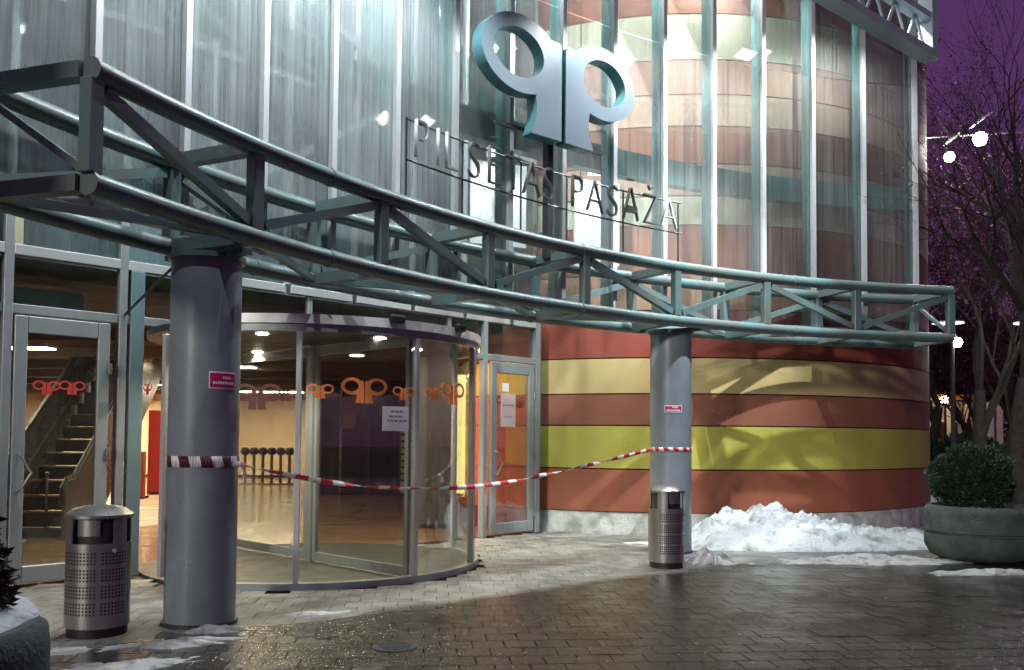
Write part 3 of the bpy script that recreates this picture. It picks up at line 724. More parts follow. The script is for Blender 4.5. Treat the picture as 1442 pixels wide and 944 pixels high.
t = ft(712); p = fac(t, .05); notice('pale poster on the pane of the door against the striped wall', (p.x, p.y, zat(712, 578, p.y)), FD, .36, .55, [(.15, .7, .03), (-.2, .5, .02)], 'pink', 'poster')
t = ft(708); p = fac(t, .053); notice('small white sheet above the pale poster on the right door', (p.x, p.y, zat(708, 548, p.y) + .03), FD, .16, .14, [], 'paper')
# ================================================================== SIGNS
tc_ = ang(784, 12.75)
lg = thing('logo_sign', 'big blue grey channel letter emblem of mirrored q and p above the canopy', 'sign', tuple(pol(tc_, 12.75, ZT)))
LH = 1.47; zl = 5.48; hx = head(ang(790, 12.75)); LR = pol(tc_, 12.75)
for mi, nme in ((True, 'letter_q'), (False, 'letter_p')):
    me = emblem_mesh(nme, mi, LH, .19, [M['logo'], M['logoside']]); o = place(me, nme, lg, (LR.x, LR.y, zl), hx)
    bv = o.modifiers.new('edge', 'BEVEL'); bv.width = .008; bv.segments = 1; bv.limit_method = 'ANGLE'
mb = MB(); q = LR - inn(tc_) * .2; mb.bar(Vector((q.x, q.y, ZT - .02)), Vector((q.x, q.y, zl + .9)), .10, .10, up=head(tc_)); mb.build('mast', M['darksteel'], lg)
mb = MB()
for z in (zl + .12, zl + .62): mb.bar(Vector((q.x, q.y, z)) - hx * .95 + inn(tc_) * .03, Vector((q.x, q.y, z)) + hx * 1.0 + inn(tc_) * .03, .04, .05)
mb.build('back_rail', M['darksteel'], lg)
ls = thing('lettering_sign', 'row of metal letters reading PILSĒTAS PASĀŽA on two thin rails above the canopy', 'sign', tuple(pol(ang(760, RF), RF, ZT)))
RL = RF + .02
txt = [('P', 588), ('I', 613), ('L', 631), ('S', 664), ('Ē', 693), ('T', 720), ('A', 746), ('S', 770), ('P', 810), ('A', 836), ('S', 861), ('Ā', 887), ('Ž', 915), ('A', 941)]
for ch, x in txt:
    cu = bpy.data.curves.new('letter', 'FONT'); cu.body = ch; cu.size = .64; cu.extrude = .022; cu.align_x = 'CENTER'; cu.offset = -.018
    o = bpy.data.objects.new('tmp', cu); COL.objects.link(o)
    me = bpy.data.meshes.new_from_object(o.evaluated_get(bpy.context.evaluated_depsgraph_get())); bpy.data.objects.remove(o)
    me.materials.clear(); me.materials.append(M['letterlight'] if x < 640 or x > 930 else M['letter'])
    for v in me.vertices: v.co.x *= .80
    t = ang(x, RL); place(me, 'letter', ls, tuple(pol(t, RL, 4.53)), head(t))
for z in (4.50, 4.93):
    mb = MB(); a, b = ang(570, RL), ang(962, RL); mb.tube([pol(a + (b - a) * k / 24, RL + .04, z) for k in range(25)], .011, 6); mb.build('rail', M['darksteel'], ls, True)
for x in (572, 652, 735, 800, 880, 958):
    t = ang(x, RL); mb = MB(); mb.tube([pol(t, RL + .05, ZT + .06), pol(t, RL + .05, 4.95)], .013, 6); mb.build('upright', M['darksteel'], ls, True)

# ---- roof girder top right
g1 = Vector((at(1313, 13.4), 13.4, 0)); g0 = Vector((at(1170, 11.6), 11.6, 0)); gd = (g1 - g0).normalized(); g0 = g1 - gd * 7
M['girder'] = mat('girder_paint', (.36, .42, .46), .45, .1, .1, 3)
rg = thing('roof_girder', 'pale lattice girder of the roof edge jutting out at the top right', 'girder', (g1.x, g1.y, 7.45))
zb = zat(1313, 76, 13.4); gs = gd.cross(Vector((0, 0, 1)))
mb = MB(); mb.bar(g0 + Vector((0, 0, zb + .05)), g1 + Vector((0, 0, zb + .05)), .26, .11); mb.build('bottom_chord', M['girder'], rg)
mb = MB(); mb.bar(g0 + Vector((0, 0, zb + .62)), g1 + Vector((0, 0, zb + .62)), .2, .10); mb.build('top_chord', M['girder'], rg)
mb = MB(); mb.box(g1 + gd * .0 + Vector((0, 0, zb + 1.6)), (.2, .22, 3.2), gd, gs); mb.build('end_post', M['girder'], rg)
k = 0; L = .0
while L < 6.8:
    a = g1 - gd * (.12 + L); b = g1 - gd * (.12 + L + .28)
    za, zc = (zb + .1, zb + .57) if k % 2 == 0 else (zb + .57, zb + .1)
    mb = MB(); mb.tube([a + Vector((0, 0, za)), b + Vector((0, 0, zc))], .024, 8); mb.build('lacing', M['girder'], rg, True); L += .3; k += 1
mb = MB(); e = pol(ang(1255, RG), RG - .05, zb + 2.9); mb.bar(g1 + Vector((0, 0, zb + 2.9)), e, .1, .1)
mb.build('roof_arm', M['girder'], rg)

# ================================================================== LITTER BINS
M['dark'] = mat('bin_dark', (.02, .02, .02), .6, 0, .1)
def litter_bin(label, pos, rot, r=.245, h=1.04):
    o = thing('litter_bin', label, 'litter bin', tuple(pos), 'steel litter bins')
    def bld_(mb, n, m, sm=True):
        ob = mb.build(n, M[m], None, sm); ob.parent = o; return ob
    mb = MB(); mb.lathe([(0, 0), (r * .93, 0), (r * .93, .075), (0, .075)], 36); bld_(mb, 'base', 'black')
    mb = MB(); mb.lathe([(r, .075), (r, .74), (r - .012, .74), (r - .012, .075), (r, .075)], 40); bld_(mb, 'body', 'steel')
    # neck with two openings: pillars between
    for a0, a1_ in ((R(-150), R(-116)), (R(-38), R(-8)), (R(40), R(120))):
        mb = MB(); mb.arc((0, 0), r - .012, r, .742, .935, a0 + rot, a1_ + rot, 10); bld_(mb, 'neck_panel', 'steel')
    mb = MB(); mb.lathe([(r - .05, .60), (r - .05, .93)], 32); bld_(mb, 'liner', 'dark')
    mb = MB(); mb.arc((0, 0), r - .045, r - .035, .80, .93, R(-112) + rot, R(-62) + rot, 10); bld_(mb, 'ash_plate', 'steel')
    mb = MB(); mb.lathe([(r + .0, .937), (r + .014, .94), (r + .014, .965), (r * .8, 1.01), (r * .45, h - .008), (0, h)], 40); bld_(mb, 'lid', 'steel')
    mb = MB(); mb.arc((0, 0), r, r + .004, .70, .742, R(-150) + rot, R(-8) + rot, 24); bld_(mb, 'lip', 'steel')
    mb = MB()
    for b in range(4):
        for rr in range(4):
            z = .19 + b * .132 + rr * .027
            for cidx in range(21):
                if cidx == 12: continue
                a = rot + R(-140) + R(128) * cidx / 20
                u = Vector((math.cos(a), math.sin(a), 0)); v = Vector((-u.y, u.x, 0)); c = u * (r + .0006) + Vector((0, 0, z))
                s = .0078; mb.add([c - v * s - Vector((0, 0, s)), c + v * s - Vector((0, 0, s)), c + v * s + Vector((0, 0, s)), c - v * s + Vector((0, 0, s))], [(0, 1, 2, 3)])
    stuff(bld_(mb, 'perforation', 'dark', False))
    mb = MB()
    a = rot + R(-36); u = Vector((math.cos(a), math.sin(a), 0)); mb.tube([u * r + Vector((0, 0, .685)), u * (r + .012) + Vector((0, 0, .685))], .017, 14); bld_(mb, 'lock', 'alu')
    return o
D = 7.3; litter_bin('perforated steel litter bin left of the thick column', (at(144, D), D, 0), R(-2))
D = 11.35; litter_bin('perforated steel litter bin in front of the column by the striped wall', (at(938, D), D, 0), R(22), .225)

# ================================================================== PLANTERS, SHRUBS, SNOW
M['concrete'] = mat('planter_concrete', (.075, .098, .09), .85, 0, .3, 5, .6, 40)
def snow_mat(nme, ca, cb, sc):
    m, t, b = nm(nme)
    tcn = N(t, 'NewGeometry'); no = N(t, 'TexNoise'); no.inputs['Scale'].default_value = sc; no.inputs['Detail'].default_value = 8; t.links.new(tcn.outputs['Position'], no.inputs[0])
    r = N(t, 'ValToRGB'); r.color_ramp.elements[0].color = (*ca, 1); r.color_ramp.elements[1].color = (*cb, 1); r.color_ramp.elements[0].position = .28; r.color_ramp.elements[1].position = .5
    t.links.new(no.outputs[0], r.inputs[0]); t.links.new(r.outputs[0], b.inputs['Base Color']); b.inputs['Roughness'].default_value = .55
    b.inputs['Subsurface Weight'].default_value = .0
    n2 = N(t, 'TexNoise'); n2.inputs['Scale'].default_value = 25; n2.inputs['Detail'].default_value = 6; t.links.new(tcn.outputs['Position'], n2.inputs[0])
    bp = N(t, 'Bump'); bp.inputs['Strength'].default_value = .7; bp.inputs['Distance'].default_value = .03; t.links.new(n2.outputs[0], bp.inputs['Height']); t.links.new(bp.outputs[0], b.inputs['Normal'])
    return m
M['snow'] = snow_mat('snow', (.22, .225, .21), (.52, .57, .59), 4.5); M['slush'] = snow_mat('slush', (.10, .10, .09), (.42, .43, .42), 7)
from mathutils import noise as mn
def planter(label, c, r=.72, h=.74):
    o = thing('planter', label, 'planter', tuple(c), 'round concrete planters')
    mb = MB(); mb.lathe([(0, 0.01), (r * .72, .01), (r * .90, .07), (r, .20), (r, .345), (r - .03, .355), (r - .03, .385), (r, .395), (r * 1.0, .62), (r * .985, .70), (r * .93, h), (r * .86, h), (r * .84, h - .1), (0, h - .1)], 56)
    ob = mb.build('bowl', M['concrete'], None, True); ob.parent = o
    return o
def lump(name, label, c, rx, ry, hgt, seed, nx=26, ny=40, jag=.35, rot=0, m='snow', fn=None, parent=None, cat='snow', rag=.0, clod=0):
    """a heap: polar grid with fractal relief"""
    vs = []; fs = []
    cr, sr = math.cos(rot), math.sin(rot)
    for i in range(nx + 1):
        q = i / nx
        for j in range(ny):
            a = 2 * math.pi * j / ny
            er = 1 + .22 * mn.noise(Vector((math.cos(a) * 1.3 + seed, math.sin(a) * 1.3, seed))) + rag * mn.fractal(Vector((math.cos(a) * 3.5 + seed, math.sin(a) * 3.5, seed)), .7, 2.0, 4)
            x, y = rx * q * math.cos(a) * er, ry * q * math.sin(a) * er
            px, py = x * cr - y * sr, x * sr + y * cr
            f = fn(x, y, q) if fn else (1 - q * q) ** .9
            z = hgt * f
            nz = mn.fractal(Vector((px * 2.2 + seed, py * 2.2, seed)), .6, 2.1, 5)
            nz2 = mn.fractal(Vector((px * 7 + seed, py * 7, seed)), .6, 2.1, 4)
            z += hgt * jag * (nz * .8 + nz2 * .2 + clod * (abs(mn.noise(Vector((px * 4.3 + seed, py * 4.3, 1.7)))) - .18)) * (1 - q ** 6) * (.25 + .75 * min(1, f * 1.6))
            if i == nx: z = -.03
            vs.append((c[0] + px, c[1] + py, c[2] + max(z, -.03)))
    for i in range(nx):
        for j in range(ny):
            a, b = i * ny + j, i * ny + (j + 1) % ny
            fs.append((a, b, b + ny, a + ny))
    mb = MB(); mb.add(vs, fs); o = mb.build(name, M[m], parent, True)
    for p in o.data.polygons: p.use_smooth = True
    if label: tag(o, label, cat, kind='stuff')
    return o
# big ploughed heap along the drum
def pile_fn(x, y, q):
    base = (1 - q * q) ** .8
    a = math.exp(-((x + .95) / .85) ** 4) * .95 + math.exp(-((x - .35) / .9) ** 2) * .55 + .75 * math.exp(-((x - 2.15) / .75) ** 2) + .15
    return base * a
lump('snow_pile', 'heap of dirty white snow ploughed against the foot of the striped wall', (at(1130, 14.05), 14.05, -.01), 2.8, 1.0, .45, 4.2, 54, 130, .36, R(10), fn=pile_fn, clod=.7)
for i, (x, y, rx, ry, h, s, lab) in enumerate(((1005, 792, .55, .20, .12, 1.3, 'low tongue of snow beside the bin at the striped wall'), (1225, 790, 1.2, .40, .06, 2.2, 'thin spread of snow between the snow heap and the planter'),
        (300, 887, .30, .10, .05, 3.1, 'small strip of snow at the foot of the thick column'), (200, 908, .75, .16, .035, 5.7, 'thin ridge of snow in front of the left litter bin'), (150, 938, .8, .22, .03, 8.8, 'patch of trodden snow beside the left planter'),
        (440, 862, .50, .10, .018, 6.4, 'trodden snow crust in front of the revolving door'), (1392, 806, .75, .22, .05, 9.6, 'snow rim along the base of the right planter'))):
    D = F * EYE / (y - yh(x)); lump('snow_patch', lab, (at(x, D), D, -.012), rx, ry, h, s, 14, 120, 1.1, R(20 if x < 500 else 6), m='slush', rag=.42)
MS = {}
for nme, c1_, c2_ in (('thuja', (.008, .024, .010), (.022, .052, .022)), ('spruce', (.035, .022, .012), (.05, .055, .02))):
    m, t, b = nm(nme + '_leaf'); oi = N(t, 'NewGeometry'); wn = N(t, 'TexNoise'); wn.inputs['Scale'].default_value = 9; t.links.new(oi.outputs['Position'], wn.inputs[0])
    rp_ = N(t, 'ValToRGB'); rp_.color_ramp.elements[0].color = (*c1_, 1); rp_.color_ramp.elements[1].color = (*c2_, 1); rp_.color_ramp.elements[0].position = .35; rp_.color_ramp.elements[1].position = .65
    t.links.new(wn.outputs[0], rp_.inputs[0]); t.links.new(rp_.outputs[0], b.inputs['Base Color']); b.inputs['Roughness'].default_value = .6; MS[nme] = m
M['bark'] = mat('bark', (.028, .021, .018), .85, 0, .3, 8, .6, 30)
def shrub(name, label, c, rx, rz, n, leaf, m, seed, cone=False):
    o = thing(name, label, 'shrub', tuple(c)); rnd = random.Random(seed)
    mb = MB(); mb.tube([Vector(c), Vector(c) + Vector((.02, 0, rz * 1.4))], [.03, .012], 8)
    for k in range(14):
        a = k * 2.4; z = rz * (.2 + 1.3 * k / 14); mb.tube([Vector(c) + Vector((0, 0, z * .7)), Vector(c) + Vector((math.cos(a) * rx * .7, math.sin(a) * rx * .7, z + .1))], [.012, .004], 5)
    mb.build('stem', M['bark'], o, True)
    mb = MB()
    for k in range(n):
        while True:
            v = Vector((rnd.uniform(-1, 1), rnd.uniform(-1, 1), rnd.uniform(-1, 1)))
            if .25 < v.length < 1: break
        q = v.length ** .4 ; v = v.normalized() * q
        lumpy = 1 + .28 * mn.noise(v.normalized() * 2.6 + Vector((seed, 0, 0)))
        taper = 1 - .55 * (v.z + 1) / 2 if cone else 1
        p = Vector(c) + Vector((v.x * rx * lumpy * taper, v.y * rx * lumpy * taper, rz + v.z * rz * lumpy))
        u = (v + Vector((rnd.uniform(-.7, .7), rnd.uniform(-.7, .7), rnd.uniform(-.3, .9)))).normalized()
        w = u.cross(Vector((rnd.uniform(-1, 1), rnd.uniform(-1, 1), rnd.uniform(-1, 1)))).normalized()
        l = leaf * rnd.uniform(.6, 1.4); ww = l * .2
        mb.add([p - w * ww * .5, p + u * l * .5 - w * ww, p + u * l, p + u * l * .5 + w * ww], [(0, 1, 2, 3)])
    mb.build('foliage', MS[m], o, False, fixn=False)
    return o
PR = Vector((at(1380, 12.3), 12.3, 0)); planter('round grey concrete planter with globe shrub on the right', PR)
shrub('thuja_shrub', 'dark green globe shaped evergreen growing in the right planter', PR + Vector((-.12, 0, .66)), .52, .44, 20000, .045, 'thuja', 11)
lump('planter_snow', 'snow lying on the soil of the right planter', (PR.x, PR.y, .60), .66, .66, .14, 3.3, 12, 40, .5)
PLF = Vector((-2.83, 3.97, 0)); planter('round grey concrete planter with snow cut by the bottom left corner', PLF)
shrub('spruce_shrub', 'brownish green conifer in the snowy planter at the left edge', PLF + Vector((.04, .05, .68)), .56, .42, 13000, .065, 'spruce', 5, True)
lump('planter_snow', 'thick snow on the rim of the bottom left planter', (PLF.x, PLF.y, .655), .74, .74, .20, 7.3, 20, 64, .25, fn=lambda x, y, q: (1 - q ** 5) ** .6)

# ================================================================== STREET LAMPS
M['bulbglow'] = lamp_mat('street_bulb', (1, .97, .93), 40); M['warmglow'] = lamp_mat('warm_bulb', (1, .62, .25), 25)
M['reflector'] = mat('reflector_white', (.82, .82, .8), .4, 0, .03)
def street_lamp(label, base, heads, polez, warm=False, arm_to=None):
    o = thing('street_lamp', label, 'street lamp', tuple(base), 'street lamps on the plaza')
    mb = MB(); mb.tube([Vector(base), Vector((base[0], base[1], polez))], [.07, .045], 10); mb.build('pole', M['darksteel'], o, True)
    if arm_to:
        ae = Vector(arm_to); a_s = Vector((base[0], base[1], polez - .1)); mb = MB(); mb.tube([a_s, ae], .022, 6); mb.build('long_arm', M['steel'], o, True)
    for (p, r, disc, energy) in heads:
        p = Vector(p)
        foot = Vector((base[0], base[1], min(polez - .05, p.z + .35)))
        if arm_to: u_ = (p.x - ae.x) / (a_s.x - ae.x); foot = ae.lerp(a_s, u_)
        mb = MB(); mb.tube([foot, p + Vector((0, 0, r))], .02, 6); mb.build('arm', M['darksteel'], o, True)
        mb = MB(); mb.lathe([(0, -r), (r * .5, -r * .87), (r * .87, -r * .5), (r, 0), (r * .87, r * .5), (r * .5, r * .87), (0, r)], 16, p); mb.build('bulb', M['warmglow'] if warm else M['bulbglow'], o, True)
        if disc:
            dp, dr_, tilt = disc; dp = Vector(dp); q = Quaternion((0, 1, 0), tilt); ax = q @ Vector((1, 0, 0)); az = q @ Vector((0, 0, 1))
            vs = []; 
            for rr_, zz in ((0, .0), (dr_, .0), (dr_, .03), (0, .07)):
                for k in range(28): vs.append(dp + ax * (rr_ * math.cos(2 * math.pi * k / 28)) + Vector((0, 1, 0)) * (rr_ * math.sin(2 * math.pi * k / 28)) + az * zz)
            fs = [(i * 28 + k, i * 28 + (k + 1) % 28, (i + 1) * 28 + (k + 1) % 28, (i + 1) * 28 + k) for i in range(3) for k in range(28)]
            mb = MB(); mb.add(vs, fs); mb.build('reflector', M['reflector'], o, True)
            mb = MB(); mb.tube([Vector((base[0], base[1], dp.z + .3)) if not arm_to else dp + Vector((-.35, 0, .55)), dp], .018, 6); mb.build('stay', M['darksteel'], o, True)
        if energy:
            l = bpy.data.lights.new('street_light', 'POINT'); l.energy = energy; l.shadow_soft_size = r * 1.3; l.color = (1, .6, .25) if warm else (1, .97, .92)
            lo = bpy.data.objects.new('street_light', l); COL.objects.link(lo); lo.parent = o; lo.location = p - Vector(base) 
    return o
D = 21.0
def w3(x, y, D): return (at(x, D), D, zat(x, y, D))
street_lamp('two glaring round lamps on a long arm in front of the branches', (at(1478, D), D, 0),
            [(w3(1385, 191, D), .165, (w3(1388, 164, D), .30, R(-38)), 260), (w3(1341, 217, D - .4), .12, (w3(1345, 192, D), .22, R(-40)), 130)], zat(1362, 172, D), arm_to=w3(1296, 190, D))
D = 24.0
street_lamp('lamp with a flat white disc behind the right end of the canopy', (at(1342, D), D, 0), [(w3(1349, 482, D), .13, (w3(1336, 455, D), .40, 0), 90)], zat(1340, 440, D))
street_lamp('lamp with a flat white disc at the right edge of the picture', (at(1446, D), D, 0), [(w3(1462, 482, D), .13, (w3(1452, 455, D), .40, 0), 60)], zat(1446, 440, D))

# ================================================================== BACKGROUND: hall, trees
M['palewall'] = mat('pale_stucco', (.42, .41, .42), .8, 0, .15, 1); M['darkwin'] = mat('dark_window', (.03, .028, .03), .2, 0, .1)
M['eave'] = mat('timber_eave', (.30, .15, .06), .7, 0, .2, 3)
M['roofdark'] = mat('roof_dark', (.03, .028, .03), .7, 0, .2, 2)
D = 40
hx0, hx1 = at(1296, D), at(1412, D)
ho = thing('pavilion', 'low pale pavilion with timber eave and dark windows behind the trees', 'building', ((hx0 + hx1) / 2, D, 0))
zt = zat(1350, 566, D)
mb = MB(); mb.box(((hx0 + hx1) / 2, D + 2, zt / 2), (hx1 - hx0, 4, zt)); mb.build('wall', M['palewall'], ho)
mb = MB(); mb.prism([(hx0 - .5, D - .9), (hx0 + 2.0, D - .9), (hx0 + 2.0, D + .1), (hx0 - .5, D + .1)], zt + .05, zt + .28); mb.build('eave', M['eave'], ho)
mb = MB(); mb.box(((hx0 + hx1) / 2, D + 2, zt + .35), (hx1 - hx0 + .6, 4.4, .12)); mb.build('roof', M['roofdark'], ho)
for x0, x1 in ((1313, 1329), (1336, 1348), (1372, 1386)):
    a, b = at(x0, D), at(x1, D); w = node('window', ho)
    mb = MB(); mb.box(((a + b) / 2, D - .01, 1.55), (b - a, .06, 2.1)); mb.build('window_frame', M['white'], w)
    mb = MB()
    for s in (-1, 1): mb.box(((a + b) / 2 + s * (b - a) * .235, D - .05, 1.55), ((b - a) * .40, .03, 1.9))
    mb.build('window_pane', M['darkwin'], w)
for x in (1306, 1332, 1362, 1392, 1405):
    mb = MB(); mb.box((at(x, D), D - .12, zt / 2), (.22, .2, zt)); mb.build('pilaster', M['white'], ho)
street_lamp('warm orange lamp glowing below the timber eave of the pavilion', (at(1331, D - 1.6), D - 1.6, 0), [(w3(1330, 563, D - 1.6), .17, None, 70)], zat(1330, 548, D - 1.6), True)
mb = MB(); mb.prism([(8.5, 17.5), (16, 17.5), (40, 45), (8.5, 45)], -.028, -.005); 
o = mb.build('snow_field', M['snow']); tag(o, 'dull snow covering the lawn beyond the striped drum', 'snow', kind='stuff')

M['deadleaf'] = mat('dead_leaf', (.085, .026, .034), .7, 0, .2, 2)
def tree(label, base, height, r0, seed, spread=.55, levels=6, lean=(0, 0), group='bare trees beyond the building', first=.35, leaf=.15):
    rnd = random.Random(seed); o = thing('bare_tree', label, 'tree', tuple(base), group)
    tm, cm, lm = MB(), MB(), MB()
    def grow(p, d, l, r, lev):
        n = 4 if lev < 2 else 3
        pts = [p]; rs = [r]; dd = d
        for i in range(n):
            dd = (dd + Vector((rnd.uniform(-.18, .18), rnd.uniform(-.18, .18), rnd.uniform(-.05, .13)))).normalized()
            p = p + dd * (l / n); pts.append(p); rs.append(r * (1 - .42 * (i + 1) / n))
        (tm if lev == 0 else cm).tube(pts, rs, 10 if lev == 0 else (5 if lev < 3 else 3), False)
        if lev >= levels:
            for q in range(5):
                c = pts[rnd.randint(1, n)] ; u = Vector((rnd.uniform(-1, 1), rnd.uniform(-1, 1), rnd.uniform(-1, 1))).normalized(); w = u.orthogonal().normalized(); L_ = leaf * rnd.uniform(.5, 1.2)
                lm.add([c, c + u * L_ * .5 + w * L_ * .3, c + u * L_, c + u * L_ * .5 - w * L_ * .3], [(0, 1, 2, 3)])
            return
        nb = (3 if lev < 2 else 3) if lev < levels - 1 else 3
        for k in range(nb):
            i = n if k == 0 else rnd.randint(max(1, n - 2), n)
            az = rnd.uniform(0, 2 * math.pi); sp_ = spread * rnd.uniform(.6, 1.35) * (.6 if k == 0 else 1)
            a = dd.orthogonal().normalized(); b = dd.cross(a)
            nd = (dd * math.cos(sp_) + (a * math.cos(az) + b * math.sin(az)) * math.sin(sp_)).normalized()
            grow(pts[i], nd, l * rnd.uniform(.68, .88), rs[i] * rnd.uniform(.58, .78), lev + 1)
    grow(Vector(base), Vector((lean[0], lean[1], 1)).normalized(), height * first, r0, 0)
    tm.build('trunk', M['bark'], o, True); cm.build('crown', M['bark'], o, True, fixn=False); stuff(lm.build('withered_leaves', M['deadleaf'], o, False, fixn=False))
    return o
tree('bare tree with spreading crown right behind the two glaring lamps', (at(1388, 27), 27, 0), 13.5, .27, 21, levels=7, first=.24, leaf=.11)
tree('thick dark tree trunk at the right edge behind the planter', (at(1438, 17), 17, 0), 4.6, .30, 33, levels=6, lean=(.03, .02), first=.62, leaf=.05)
tree('bare tree close to the edge of the striped drum', (at(1318, 31), 31, 0), 13.0, .24, 8, levels=7, first=.22)
tree('small forked bare tree in front of the pale pavilion', (at(1372, 33), 33, 0), 8, .24, 14, levels=7, first=.24)
tree('bare tree standing far right beyond the others', (at(1450, 36), 36, 0), 15, .3, 55, levels=7, first=.3)
tree('bare tree in the background with its crown above the pavilion', (at(1345, 47), 47, 0), 17, .3, 71, levels=7, first=.3)
# far-off wood closing the view
rnd = random.Random(91); mb = MB()
for k in range(15000):
    D_ = rnd.uniform(58, 66); x_ = rnd.uniform(1270, 1500); X_ = at(x_, D_)
    top = 9.5 + 2.6 * mn.noise(Vector((X_ * .22, 3.1, 0))) + 1.2 * mn.noise(Vector((X_ * .8, 7.7, 0)))
    z_ = top * rnd.random() ** .6; c = Vector((X_, D_, z_)); u = Vector((rnd.uniform(-1, 1), rnd.uniform(-1, 1), rnd.uniform(-1, 1))).normalized(); w = u.orthogonal().normalized(); L_ = rnd.uniform(.25, .7)
    mb.add([c, c + u * L_ * .5 + w * L_ * .25, c + u * L_, c + u * L_ * .5 - w * L_ * .25], [(0, 1, 2, 3)])
tag(mb.build('distant_wood', M['deadleaf'], None, False, fixn=False), 'dark far-off wood closing the view behind the bare trees', 'wood', kind='stuff')
# clipped hedge bushes below
for i, (x, D, rx, rz, lab) in enumerate(((1352, 30, 1.6, .8, 'dark bushes at the foot of the pavilion left of the shrub'), (1405, 28, 1.4, .7, 'dark bushes between the pavilion and the right planter'))):
    shrub('bush', lab, (at(x, D), D, 0), rx, rz, 3500, .28, 'thuja', 60 + i)

# ================================================================== INDOOR THINGS
M['ceilglow2'] = lamp_mat('far_ceiling_light', (1, .82, .56), 110)
M['ceilglow'] = lamp_mat('ceiling_light', (1, .80, .54), 33)
CLS = [(-9.0, 16, 1.4, 'nearest'), (-5.4, 15.6, 1.2, 'a'), (-9.5, 21, 1.6, 'b'), (-6.5, 20, 1.4, 'c'), (-11.5, 27, 2.2, 'd'), (-8.5, 31, 2.4, 'e'), (-15, 32, 2.4, 'f'), (-.7, 15.75, .26, 'g'), (-2.5, 14.9, 1.0, 'h')]  # last two are added, to light the indoor drum and the grey partition
labs = ['glowing ceiling light over the escalator foot', 'glowing ceiling light just behind the revolving door', 'glowing ceiling light between escalator and dark shop', 'glowing ceiling light in front of the dark shop',
        'glowing ceiling light on the far left of the hall', 'glowing ceiling light above the row of stools', 'glowing ceiling light in the far left corner of the hall', 'small added ceiling light brightening the indoor drum behind the right glass door', 'added ceiling light behind the revolving door brightening the grey partition']
for (x, y, w, _), lab in zip(CLS, labs):
    o = thing('ceiling_light', lab, 'ceiling light', (x, y, 3.2), 'lights in the lobby ceiling')
    mb = MB(); mb.bbox((x, y, 3.19), (w + .06, .46, .06), .01); mb.build('frame', M['white'], o)
    mb = MB(); mb.box((x, y, 3.152), (w, .38, .012)); mb.build('diffuser', M['ceilglow2'] if y > 26 else M['ceilglow'], o)
# escalator seen through the left door
es = thing('escalator', 'dark escalator with steel balustrades rising behind the left glass door', 'escalator', (-8.0, 14.2, 0))
eh = Vector((-.16, .987, 0)).normalized(); er_ = Vector((eh.y, -eh.x, 0)); eb = Vector((at(52, 14.0), 14.0, 0))
M['step'] = mat('step_metal', (.045, .045, .043), .4, .5, .15, 10)
run, rise, ns = .40, .235, 14
for k in range(ns):
    mb = MB(); z = .1 + rise * k
    mb.bbox(eb + eh * (run * k + .2) + Vector((0, 0, z - rise / 2 + .02)), (run - .004, 1.0, rise - .012), .01, eh, er_); mb.build('step', M['step'], es)
M['balus'] = mat('balustrade_panel', (.085, .09, .08), .3, .3, .15, 3)
for s in (-1, 1):
    a = eb + er_ * (.58 * s); b = a + eh * (run * ns) + Vector((0, 0, rise * ns))
    up = Vector((0, 0, 1))
    mb = MB(); vs = []
    for off in (-.03, .03):
        for p, z in ((a - eh * .5, 0), (a - eh * .5, .85), (a, .92), (b, .92), (b, -.45), (a + eh * .9, -.02)):
            vs.append(p + er_ * off + up * z)
    fs = [(0, 1, 2, 3, 4, 5), (11, 10, 9, 8, 7, 6)] + [(i, (i + 1) % 6, 6 + (i + 1) % 6, 6 + i) for i in range(6)]
    mb.add(vs, fs); mb.build('balustrade', M['balus'], es)
    mb = MB(); mb.tube([a - eh * .55 + up * .55, a - eh * .6 + up * .8, a - eh * .4 + up * .93, a + up * .98, b + up * .98], .04, 8); mb.build('handrail', M['black'], es, True)
    mb = MB(); mb.bar(a + up * .36 - er_ * (.035 * s), b + up * .36 - er_ * (.035 * s), .02, .05); mb.build('skirt_trim', M['steel'], es)
# stanchions with rope
for i, (x, D, lab) in enumerate(((83, 14.6, 'silver rope stanchion behind the left glass door'), (118, 15.8, 'silver rope stanchion nearer the hinge side of the left glass door'))):
    p = Vector((at(x, D), D - 1.2, 0)); o = thing('stanchion', lab, 'stanchion', tuple(p), 'rope stanchions')
    mb = MB(); mb.lathe([(0, .005), (.15, .005), (.15, .02), (.03, .04), (.024, .95), (.034, .96), (.034, .99), (0, 1.0)], 20, p); mb.build('post', M['alu'], o, True)
    q = p + Vector((-1.0, .5, 0))
    mb = MB(); mb.tube([p.lerp(q, s) + Vector((0, 0, .93 - .28 * math.sin(s * math.pi))) for s in [k / 10 for k in range(11)]], .016, 6); mb.build('rope', M['vinyldark'], o, True)
# dark shop, shelves, red and golden panels, stools, sign
M['shop'] = mat('dark_shop_glass', (.022, .016, .012), .18, 0, .2, 1); M['gold'] = lamp_mat('golden_strip', (1, .66, .22), 3.0)
M['greypanel'] = mat('grey_panel', (.17, .165, .15), .4, 0, .3, 2, stretch=(6, 6, .6))
D = 25
sh = thing('shop_front', 'dark closed shop front seen through the revolving door behind the big orange logo', 'shop front', (at(515, D), D, 0))
mb = MB(); mb.box((at(515, D), D + 1.5, 1.62), (at(588, D) - at(436, D), 3, 3.2)); mb.build('shop_body', M['shop'], sh)
for x in (452, 480, 520, 556):
    mb = MB(); mb.box((at(x, D), D - .02, 1.6), (.05, .05, 3.1)); mb.build('shop_mullion', M['darksteel'] if x != 480 else M['steel'], sh)
mb = MB(); mb.box((at(490, D), D - .03, 2.3), (.42, .03, .9)); mb.build('shop_poster', mat('brown_poster', (.28, .16, .11), .5), sh)
D = 20.5
rk = thing('display_rack', 'narrow rack of pale goods beside the white door notice', 'rack', (at(573, D), D, 0))
